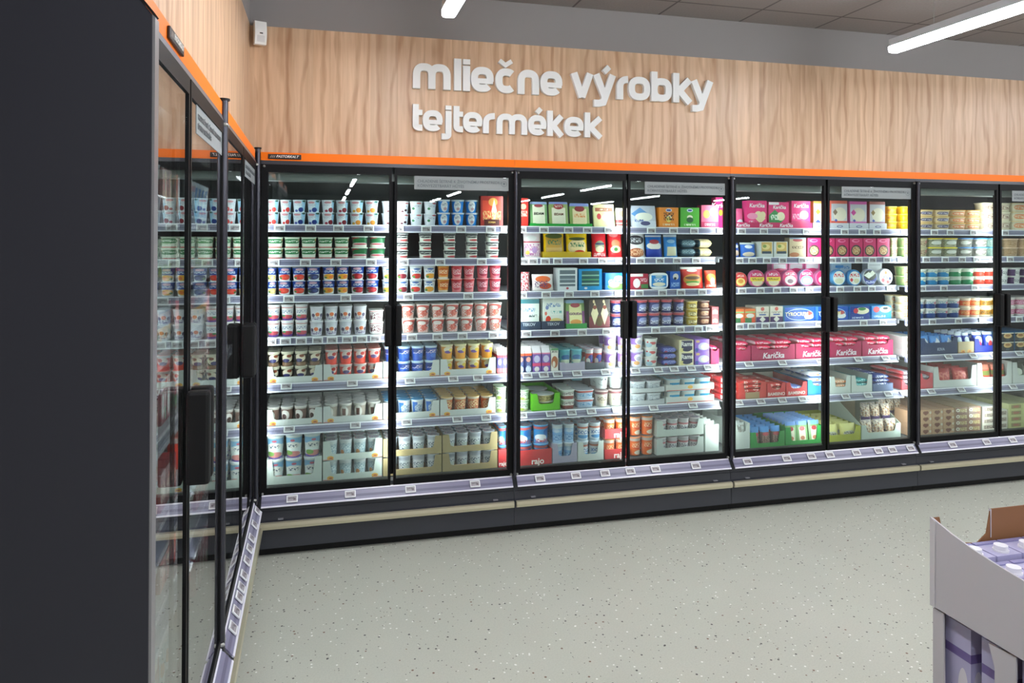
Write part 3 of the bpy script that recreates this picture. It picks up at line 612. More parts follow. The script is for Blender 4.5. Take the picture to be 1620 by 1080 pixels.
(3,7,'p_plastic',2.6006,2.6914,1,1,5,0.1394,0.118,0.307,0.04,0.93,{}),
(3,7,'p_salami',2.7121,2.9225,3,1,7,0.1075,0.118,0.307,0.045,0.93,{}),
(3,7,'q_green',2.9438,3.1818,3,1,8,0.1278,0.118,0.307,0.03,0.93,{}),
(3,7,'p_yelp',3.2038,3.449,2,1,6,0.0916,0.118,0.307,0.05,0.93,{}),
(3,7,'p_snack',3.4762,3.745,3,1,1,0.1048,0.118,0.307,0.045,0.93,{}),
(3,7,'p_snack',3.5199,3.745,3,1,1,0.1062,0.17,0.307,0.045,0.93,{}),
(3,7,'p_snack',3.5636,3.745,3,1,1,0.1076,0.222,0.307,0.045,0.93,{}),
(4,7,'p_snack',3.756,3.9194,3,1,1,0.1091,0.274,0.307,0.045,0.93,{}),
(4,7,'p_snack',3.756,3.9672,3,1,1,0.1105,0.326,0.307,0.045,0.93,{}),
(4,7,'p_snack',3.756,4.0151,3,1,1,0.1119,0.378,0.307,0.045,0.93,{}),
(3,7,'p_snack',3.5233,3.745,3,1,1,0.0945,0.174,0.395,0.045,0.93,{}),
(3,7,'p_snack',3.567,3.745,3,1,1,0.0958,0.226,0.395,0.045,0.93,{}),
(4,7,'p_snack',3.756,3.9231,3,1,1,0.097,0.278,0.395,0.045,0.93,{}),
(4,7,'p_snack',3.756,3.9709,3,1,1,0.0983,0.33,0.395,0.045,0.93,{}),
(4,7,'p_snack',3.756,4.0188,3,1,1,0.0996,0.382,0.395,0.045,0.93,{}),
(4,7,'x_heart',3.8088,3.8749,1,4,1,0.0383,0.112,0.303,0.12,0.93,{}),
(4,3,'t_kraft',3.756,3.8654,1,2,1,0.0588,0.112,1.235,0,0.93,{}),
(4,4,'s_big2',3.756,3.8607,1,3,2,0.047,0.112,1.027,0,0.93,{}),
(4,5,'x_wcoffee',3.756,3.8844,1,3,2,0.0392,0.112,0.801,0.12,0.93,{}),
(4,1,'s_rama',3.8891,4.1394,2,3,1,0.041,0.112,1.583,0,0.93,{}),
(4,1,'s_rama2',4.1442,4.3765,2,3,1,0.0415,0.112,1.583,0,0.93,{}),
(4,1,'s_big',4.3815,4.6198,2,3,1,0.0583,0.112,1.583,0,0.93,{}),
(4,1,'s_big2',4.6249,4.8642,2,3,1,0.0591,0.112,1.583,0,0.93,{}),
(4,2,'t_kraft',3.8749,3.9606,1,2,1,0.0572,0.112,1.413,0,0.93,{}),
(4,2,'s_ylid',3.9654,4.1981,2,2,1,0.0577,0.112,1.413,0,0.93,{}),
(4,2,'s_blid',4.203,4.4367,2,2,1,0.0584,0.112,1.413,0,0.93,{}),
(4,2,'s_tlid',4.4418,4.5533,1,2,1,0.059,0.112,1.413,0,0.93,{}),
(4,2,'s_olid',4.5584,4.8116,2,2,1,0.0575,0.112,1.413,0,0.93,{}),
(4,3,'g_blue',3.8797,4.1442,3,2,1,0.0495,0.112,1.235,0,0.93,{}),
(4,3,'g_green',4.1442,4.3366,2,2,1,0.0502,0.112,1.235,0,0.93,{}),
(4,3,'g_red',4.3366,4.5075,2,2,1,0.0506,0.112,1.235,0,0.93,{}),
(4,3,'g_purple',4.5126,4.8116,3,2,1,0.0513,0.112,1.235,0,0.93,{}),
(4,4,'h_navy',3.8654,4.2227,4,2,2,0.0595,0.112,1.027,0,0.93,{}),
(4,4,'h_orange',4.2276,4.3815,2,2,2,0.0604,0.112,1.027,0,0.93,{}),
(4,4,'h_yellow',4.3865,4.5737,2,2,2,0.0589,0.112,1.027,0,0.93,{}),
(4,4,'h_pink',4.5788,4.8379,3,2,2,0.0596,0.112,1.027,0,0.93,{}),
(4,5,'p_bwpack',3.9034,4.1687,3,1,5,0.1071,0.118,0.805,0.05,0.93,{}),
(4,5,'p_blueb',4.1883,4.3017,2,1,4,0.1204,0.118,0.805,0.05,0.93,{}),
(4,5,'p_blueb',4.3216,4.4923,2,1,4,0.1215,0.118,0.805,0.05,0.93,{}),
(4,5,'x_navyf',4.5227,4.8379,3,2,2,0.0596,0.112,0.801,0.12,0.93,{}),
(4,6,'f_redw',3.8986,3.9798,1,3,2,0.0263,0.118,0.595,0.14,0.93,{}),
(4,6,'p_redmeat',4.0182,4.3067,2,1,4,0.1079,0.118,0.595,0.06,0.93,{}),
(4,6,'p_redgreen',4.3515,4.5941,2,1,4,0.1178,0.118,0.595,0.06,0.93,{}),
(4,6,'p_green',4.6352,4.8642,2,1,4,0.1113,0.118,0.595,0.06,0.93,{}),
(4,7,'x_heart',3.8939,4.154,3,4,3,0.0387,0.112,0.303,0.12,0.93,{}),
(4,7,'x_coffee',4.1589,4.3615,2,4,3,0.0392,0.112,0.303,0.12,0.93,{}),
(4,7,'x_wcoffee',4.3665,4.5024,1,4,3,0.0375,0.112,0.303,0.12,0.93,{}),
(4,7,'x_wcoffee',4.5075,4.5737,1,3,2,0.0408,0.112,0.303,0.12,0.93,{}),
(4,7,'x_ygreen',4.5788,4.8642,2,4,3,0.0391,0.112,0.303,0.12,0.93,{})]
TRAYS=[(1,5,'tr_white',0.0162,0.2896,0.0814,0.0282,0.0814,0.36,0.11,0.801,{}),
(1,5,'tr_white',0.2927,0.5863,0.083,0.0287,0.083,0.36,0.11,0.801,{}),
(1,5,'tr_white',0.5895,0.8786,0.0847,0.0293,0.0847,0.36,0.11,0.801,{}),
(1,5,'tr_white',0.882,1.1792,0.0863,0.0299,0.0863,0.36,0.11,0.801,{}),
(1,6,'tr_white',0.0162,0.2896,0.0814,0.0282,0.0814,0.36,0.11,0.591,{}),
(1,6,'tr_white',0.2927,0.5863,0.083,0.0287,0.083,0.36,0.11,0.591,{}),
(1,6,'tr_white',0.5895,0.8786,0.0847,0.0293,0.0847,0.36,0.11,0.591,{}),
(1,6,'tr_white',0.882,1.1792,0.0863,0.0299,0.0863,0.36,0.11,0.591,{}),
(1,7,'tr_plain',0.0162,0.2896,0.1252,0.0376,0.1252,0.36,0.11,0.303,{}),
(1,7,'tr_white2',0.2927,0.5863,0.0958,0.0287,0.0958,0.36,0.11,0.303,{}),
(1,7,'tr_white2',0.2927,0.5863,0.0958,0.0287,0.0958,0.36,0.11,0.403,{}),
(1,7,'tr_kraft',0.5895,0.8919,0.0912,0.0293,0.0912,0.36,0.11,0.303,{}),
(1,7,'tr_kraft',0.5895,0.8919,0.0912,0.0293,0.0912,0.36,0.11,0.401,{}),
(1,7,'tr_kraft',0.8952,1.1895,0.093,0.0299,0.093,0.36,0.11,0.303,{}),
(1,7,'tr_kraft',0.8952,1.1895,0.093,0.0299,0.093,0.36,0.11,0.401,{}),
(1,7,'tr_rajo',1.1947,1.247,0.0942,0.0942,0.0942,0.36,0.11,0.303,{}),
(2,1,'tr_green',1.3638,1.7208,0.0171,0.0137,0.0171,0.2,0.11,1.583,{}),
(2,2,'tr_yellow',1.4519,1.7303,0.0313,0.0313,0.0313,0.2,0.155,1.413,{}),
(2,4,'tr_tekov',1.2936,1.4276,0.0441,0.0441,0.0441,0.2,0.11,1.027,{}),
(2,4,'tr_tekov',1.4311,1.5638,0.0445,0.0445,0.0445,0.2,0.11,1.027,{}),
(2,4,'tr_greens',1.571,1.6913,0.0276,0.0276,0.0276,0.2,0.11,1.027,{}),
(2,5,'tr_lav',1.5349,1.6803,0.0448,0.0379,0.0448,0.3,0.11,0.801,{}),
(2,5,'tr_dark',1.684,1.7948,0.0417,0.0347,0.0417,0.3,0.11,0.801,{}),
(2,5,'tr_kar0',2.445,2.497,0.0873,0.0727,0.0873,0.34,0.11,0.801,{}),
(2,6,'tr_lime',1.378,1.5385,0.0921,0.0341,0.0921,0.3,0.11,0.591,{}),
(2,6,'tr_grey',1.9488,2.1562,0.0283,0.0212,0.0283,0.3,0.11,0.591,{}),
(2,6,'tr_grey',1.9488,2.1562,0.0283,0.0212,0.0283,0.3,0.11,0.659,{}),
(2,6,'tr_whitel',2.164,2.4652,0.036,0.0324,0.036,0.3,0.11,0.591,{}),
(2,6,'tr_whitel',2.164,2.4652,0.036,0.0324,0.036,0.3,0.11,0.659,{}),
(2,7,'tr_rajo',1.2936,1.4918,0.0816,0.0816,0.0816,0.36,0.11,0.303,{}),
(2,7,'tr_lav',1.4954,1.6364,0.1031,0.0344,0.1031,0.36,0.11,0.303,{}),
(2,7,'tr_plain',1.6401,1.7911,0.104,0.0347,0.104,0.36,0.11,0.303,{}),
(2,7,'tr_rajo',1.7967,1.945,0.0525,0.0525,0.0525,0.36,0.11,0.303,{}),
(2,7,'tr_rajo',1.7967,1.945,0.0525,0.0525,0.0525,0.36,0.11,0.415,{}),
(2,7,'tr_plain2',2.1077,2.4009,0.0896,0.0358,0.0896,0.36,0.11,0.303,{}),
(2,7,'tr_plain2',2.1077,2.4009,0.0896,0.0358,0.0896,0.36,0.11,0.405,{}),
(2,7,'tr_plain',2.4089,2.497,0.1525,0.1525,0.1525,0.36,0.11,0.303,{}),
(3,1,'tr_kar_t',2.5912,3.1147,0.0334,0.0334,0.0334,0.2,0.11,1.583,{}),
(3,1,'tr_whitelogo',3.1191,3.2375,0.034,0.034,0.034,0.2,0.11,1.583,{}),
(3,1,'tr_whitelogo',3.2419,3.3709,0.0343,0.0343,0.0343,0.2,0.11,1.583,{}),
(3,1,'tr_whitelogo',3.3753,3.5108,0.0346,0.0346,0.0346,0.2,0.11,1.583,{}),
(3,1,'tr_whitelogo',3.5154,3.6438,0.0348,0.0348,0.0348,0.2,0.11,1.583,{}),
(3,5,'tr_kar0',2.6186,2.7312,0.0891,0.0631,0.0891,0.34,0.155,0.801,{}),
(3,5,'tr_kar',2.7354,3.0302,0.0901,0.0639,0.0901,0.34,0.155,0.801,{}),
(3,5,'tr_kar',3.0346,3.2725,0.0915,0.0648,0.0915,0.34,0.155,0.801,{}),
(3,5,'tr_kar',3.277,3.4986,0.0928,0.0657,0.0928,0.34,0.155,0.801,{}),
(3,5,'tr_kar',3.5032,3.7305,0.0939,0.0665,0.0939,0.34,0.155,0.801,{}),
(3,6,'tr_redk',2.6199,2.8069,0.0921,0.0368,0.0921,0.34,0.11,0.591,{}),
(3,6,'tr_bamb',2.8111,2.9338,0.0818,0.0446,0.0818,0.34,0.11,0.591,{}),
(3,6,'tr_bamb',2.9381,3.08,0.0824,0.045,0.0824,0.34,0.11,0.591,{}),
(3,6,'tr_blue',3.0843,3.233,0.0907,0.0529,0.0907,0.34,0.11,0.591,{}),
(3,6,'tr_plain',3.2419,3.3843,0.1029,0.0381,0.1029,0.34,0.11,0.591,{}),
(3,6,'tr_plain',3.3888,3.5382,0.1038,0.0384,0.1038,0.34,0.11,0.591,{}),
(3,6,'tr_navyp',3.5428,3.6901,0.0465,0.0388,0.0465,0.34,0.11,0.591,{}),
(4,6,'tr_redw',3.754,3.8588,0.0548,0.0235,0.0548,0.34,0.11,0.591,{}),
(3,7,'tr_plain',2.5912,2.6984,0.1467,0.0954,0.1467,0.36,0.11,0.303,{}),
(3,7,'tr_greens',2.7025,2.9296,0.0889,0.0222,0.0963,0.34,0.11,0.303,{}),
(3,7,'tr_greens',2.9338,3.189,0.1052,0.0225,0.1127,0.34,0.11,0.303,{}),
(3,7,'tr_yelp',3.1934,3.4564,0.0839,0.0381,0.0915,0.4,0.11,0.303,{}),
(3,7,'tr_snack',3.4609,3.747,0.0853,0.0388,0.2017,0.4,0.11,0.303,{}),
(4,5,'tr_kiva',3.892,4.1764,0.1031,0.0714,0.1031,0.34,0.11,0.801,{}),
(4,5,'tr_kraftp',4.1813,4.3046,0.0722,0.0722,0.0722,0.3,0.11,0.801,{}),
(4,5,'tr_navyb',4.3096,4.5002,0.089,0.0405,0.089,0.3,0.11,0.801,{}),
(4,6,'tr_redw',3.8872,3.9874,0.0947,0.0552,0.0947,0.34,0.11,0.591,{}),
(4,6,'tr_whitelg',3.9922,4.3245,0.1318,0.0439,0.1318,0.36,0.11,0.591,{}),
(4,6,'tr_whitelg',4.3294,4.6072,0.1421,0.0487,0.1421,0.36,0.11,0.591,{}),
(4,6,'tr_whitelg',4.6124,4.8881,0.136,0.0494,0.136,0.36,0.11,0.591,{})]
TAGS=[(1,1,[0.082,0.229,0.363,0.512,0.661,0.803,0.985,1.144,1.223]),
(1,2,[0.056,0.205,0.351,0.525,0.687,0.876,1.096]),
(1,3,[0.127,0.4,0.713,1.025]),
(1,4,[0.044,0.112,0.187,0.265,0.335,0.409,0.481,0.547,0.732,0.864,0.995,1.161]),
(1,5,[0.118,0.434,0.722,0.945,1.076]),
(1,6,[0.133,0.45,0.706,0.968,1.12]),
(1,8,[0.152,0.423,0.715,1.041]),
(2,1,[1.313,1.436,1.575,1.684,1.809,2.062,2.197,2.326,2.494]),
(2,2,[1.339,1.389,1.457,1.529,1.678,1.79,1.891,2.017,2.137,2.243,2.363]),
(2,3,[1.316,1.45,1.579,1.728,1.869,1.989,2.131,2.244,2.378,2.51]),
(2,4,[1.341,1.5,1.655,1.798,2.089,2.24,2.354,2.426]),
(2,5,[1.344,1.434,1.512,1.622,1.787,1.963,2.1,2.197,2.303,2.41]),
(2,6,[1.316,1.475,1.593,1.706,1.854,2.073,2.314]),
(2,8,[1.385,1.582,1.745,1.89,2.037,2.277]),
(3,1,[2.628,2.773,2.911,3.061,3.323,3.449,3.553,3.756]),
(3,2,[2.612,2.698,2.794,2.899,3.031,3.135,3.235,3.323,3.422,3.521,3.626,3.728]),
(3,3,[2.66,2.781,2.891,3.003,3.112,3.328,3.45,3.555,3.689]),
(3,4,[2.644,2.723,2.815,2.917,3.182,3.496,3.638]),
(3,5,[2.698,2.921,3.182,3.45,3.647]),
(3,6,[2.604,2.748,2.89,3.027,3.161,3.323,3.48,3.626,3.742]),
(3,8,[2.597,2.848,3.01,3.133,3.313,3.467,3.564,3.695]),
(4,1,[3.977,4.098,4.278,4.529]),
(4,2,[3.916,4.059,4.19,4.303,4.433,4.569]),
(4,3,[3.887,4.049,4.288]),
(4,4,[3.963,4.161,4.348,4.641]),
(4,5,[4.073,4.264,4.428,4.63]),
(4,6,[3.944,4.171,4.579]),
(4,8,[4.0,4.257,4.458]),
(0,8,[-0.146,-0.311,-0.461,-0.567,-0.681,-0.807,-0.904,-0.977,-1.079,-1.183])]

# ------------------------------------------------------------------ goods: shapes
def cup_body(w, h, d, m, taper=.78, sup=1., lidlip=True, bulge=0):
    b = MB(); n = 20; rt = w/2; rings = []
    def ring(r, z):
        o = []
        for k in range(n):
            a = -PI/2 + 2*PI*(k-n/2)/n   # starts at the back, front (-y) in the middle
            c, s = math.cos(a), math.sin(a)
            o.append((r*abs(c)**sup*(1 if c >= 0 else -1), d/2 + (d/w)*r*abs(s)**sup*(1 if s >= 0 else -1), z))
        return o
    prof = [(0, taper*.94), (h*.03, taper), (h*.5, (taper+.95)/2+bulge), (h*.90, .95), (h*.905, 1.0), (h*.975, 1.0)]
    rings = [ring(rt*q, z) for z, q in prof]
    def uv(a, k): 
        ang = (k-n/2)/n*2   # -1..1, 0 in front
        return (.5+ang, prof[a][0]/h)
    b.rings(rings, 0, True, uv, cap=(True, True)); return b.mesh('cup', [m], recalc=True)
def lid_mesh(w, h, d, m, sup=1., th=.02, z0=.976):
    b = MB(); n = 20; r = w/2*1.015
    def ring(z, q=1.): 
        o = []
        for k in range(n):
            a = 2*PI*k/n; c, s = math.cos(a), math.sin(a)
            o.append((q*r*abs(c)**sup*(1 if c >= 0 else -1), d/2+q*(d/w)*r*abs(s)**sup*(1 if s >= 0 else -1), z))
        return o
    uvb = (-w/2, w/2, 0, h)
    b.rings([ring(h*(z0+.0005-(0 if th < .05 else th*.6))), ring(h*(z0+.022)), ring(h*(z0+.022), .9)], 0, False)
    me = b.mesh('lid', [m])
    ul = me.uv_layers[0]
    for p in me.polygons:
        for li in p.loop_indices:
            v = me.vertices[me.loops[li].vertex_index].co; ul.data[li].uv = (.5+v.x/w, v.y/d)
    return me
def box_mesh(w, h, d, m, side, topm=None, taper=1.):
    b = MB(); b.box(-w/2, w/2, 0, d, 0, h, 1); b.m[2] = 0; b.m[1] = 2
    return b.mesh('pack', [m, side, topm or side], (-w/2, w/2, 0, h))
def lean_mesh(w, h, d, m, side, lean=.16, crimp=True):
    """thin pack leaning back, with a crimped, slightly narrower top edge"""
    b = MB(); t = min(d*.6, .022); L = lean*h; n = 6
    def sec(z, th, ww): y = lean*z; return [(-ww/2, y+.003, z), (-ww*.3, y, z), (ww*.3, y, z), (ww/2, y+.003, z), (ww/2, y+th, z), (-ww/2, y+th, z)]
    zs = [(0, t*.7, w*.97), (h*.06, t, w), (h*.82, t, w), (h*.9, t*.35, w*.99), (h, .002, w*.98)] if crimp else [(0, t, w), (h, t, w)]
    def uv(a, k): k = k % 6; xs = [-.5, -.3, .3, .5, 1.2, -1.2]; return (.5+xs[k]*.999, zs[a][0]/h)
    b.rings([sec(*q) for q in zs], 0, False, uv); return b.mesh('pack', [m], recalc=True)
def pouch_mesh(w, h, d, m, lean=.12, puff=1.):
    b = MB(); nx, nz = 8, 9; th = min(d*.85, .045)*puff
    def P(i, k, side):
        u, v = i/nx, k/nz; x = (u-.5)*w*(1-.05*math.sin(PI*v)); e = (1-abs(2*u-1)**2.4)**.6 if 0 < i < nx else 0
        g = max(0, math.sin(PI*min(1, v*1.06)))**.55 if 0 < k < nz else 0
        wr = .0012*math.sin(u*17+v*23)*e
        return (x, th/2 + lean*v*h + side*(e*g*th/2+wr), v*h)
    for side in (-1, 1):
        for i in range(nx):
            for k in range(nz):
                q = [(i, k), (i+1, k), (i+1, k+1), (i, k+1)]
                if side > 0: q.reverse()
                b.face([P(a, c, side) for a, c in q], 0, [(a/nx, c/nz) for a, c in q], True)
    me = b.mesh('pouch', [m], recalc=False)
    bm_ = bmesh.new(); bm_.from_mesh(me); bmesh.ops.remove_doubles(bm_, verts=bm_.verts, dist=1e-5); bmesh.ops.recalc_face_normals(bm_, faces=bm_.faces); bm_.to_mesh(me); bm_.free()
    return me
def flow_mesh(w, h, d, m):
    """pillow pack lying flat, crimped at both ends"""
    b = MB(); n = 12; rings = []; xs = [(-.5, .05), (-.46, .08), (-.40, .75), (-.3, 1), (.3, 1), (.40, .75), (.46, .08), (.5, .05)]
    def ring(x, q): return [(x*w, d/2+d/2*.96*abs(math.cos(2*PI*k/n))**.6*(1 if math.cos(2*PI*k/n) >= 0 else -1), h*.5+h*.48*q*abs(math.sin(2*PI*k/n))**.6*(1 if math.sin(2*PI*k/n) >= 0 else -1)) for k in range(n)]
    b.rings([ring(x, q) for x, q in xs], 0, True, lambda a, k: (.5+xs[a][0], .5+.48*abs(math.sin(2*PI*(k % n)/n))*(1 if math.sin(2*PI*(k % n)/n) >= 0 else -1)))
    return b.mesh('pack', [m])
def disc_mesh(w, h, d, m, side):
    b = MB(); n = 28; r = min(w, h)/2; lean = .06
    def ring(y, q): return [(r*q*math.cos(2*PI*k/n), y+lean*(r+r*math.sin(2*PI*k/n)), r+r*q*math.sin(2*PI*k/n)) for k in range(n)]
    b.rings([ring(0, .93), ring(.002, .99), ring(.005, 1), ring(d*.9, 1)], 1, True, cap=(False, True))
    b.face(ring(0, .93), 0, [(.5+.47*math.cos(2*PI*k/n), .5+.47*math.sin(2*PI*k/n)) for k in range(n)])
    return b.mesh('round_box', [m, side])
def carton_mesh(w, h, d, m, topm):
    b = MB(); hb = h*.74; b.box(-w/2, w/2, 0, d, 0, hb, 0); z1 = h*.93
    b.face([(-w/2, 0, hb), (w/2, 0, hb), (w/2, d/2, z1), (-w/2, d/2, z1)], 1); b.face([(-w/2, d, hb), (-w/2, d/2, z1), (w/2, d/2, z1), (w/2, d, hb)], 1)
    b.face([(-w/2, 0, hb), (-w/2, d/2, z1), (-w/2, d, hb)], 1); b.face([(w/2, 0, hb), (w/2, d, hb), (w/2, d/2, z1)], 1)
    b.box(-w/2, w/2, d/2-.0015, d/2+.0015, z1-.001, h, 1)
    return b.mesh('carton', [m, topm], (-w/2, w/2, 0, h))
def oval_mesh(w, h, d, m, side):
    b = MB(); n = 28
    def ring(y, q): 
        o = []
        for k in range(n):
            c, s = math.cos(2*PI*k/n), math.sin(2*PI*k/n); o.append((w/2*q*abs(c)**.5*(1 if c > 0 else -1), y, h/2+h/2*q*abs(s)**.5*(1 if s > 0 else -1)))
        return o
    b.rings([ring(0, .97), ring(.004, 1), ring(.008, .95), ring(d, .85)], 1, True, cap=(False, True)); r0 = ring(0, .97)
    b.face(r0, 0, [(.5+p[0]/w, p[2]/h) for p in r0]); return b.mesh('tub', [m, side])

# ------------------------------------------------------------------ goods: designs   key: (shape, name, category, look, base, prints, second colour, extras)
E, Rc, S, Dm = 'e', 'r', 's', 'd'
def yog(f, f2=None): return [(Rc, .78, .6, .13, .5, '#a9d6f2'), (E, .42, .8, .2, .09, '#e9a0a8'), (S, .45, .6, .25, .1, '#c7cfdd'), (E, .62, .2, .16, .19, f), (E, .34, .12, .1, .1, f2 or f), (E, .8, .9, .12, .08, '#3c6a5a')]
def blu(f, f2): return [(Rc, .5, .78, 1, .30, '#17459c'), (E, .5, .84, .22, .09, '#e8b8c8'), (S, .5, .66, .3, .08, '#dfe9f8'), (E, .5, .28, .38, .2, f), (E, .62, .26, .14, .12, f2), (E, .25, .22, .1, .08, '#4f7a38')]
def wht(f): return [(Rc, .5, .86, 1, .08, '#c9ccd0'), (E, .5, .78, .2, .07, '#4b6fb0'), (S, .5, .6, .3, .08, '#5d87b5'), (E, .5, .26, .34, .19, f), (E, .3, .2, .1, .1, '#5f8a40')]
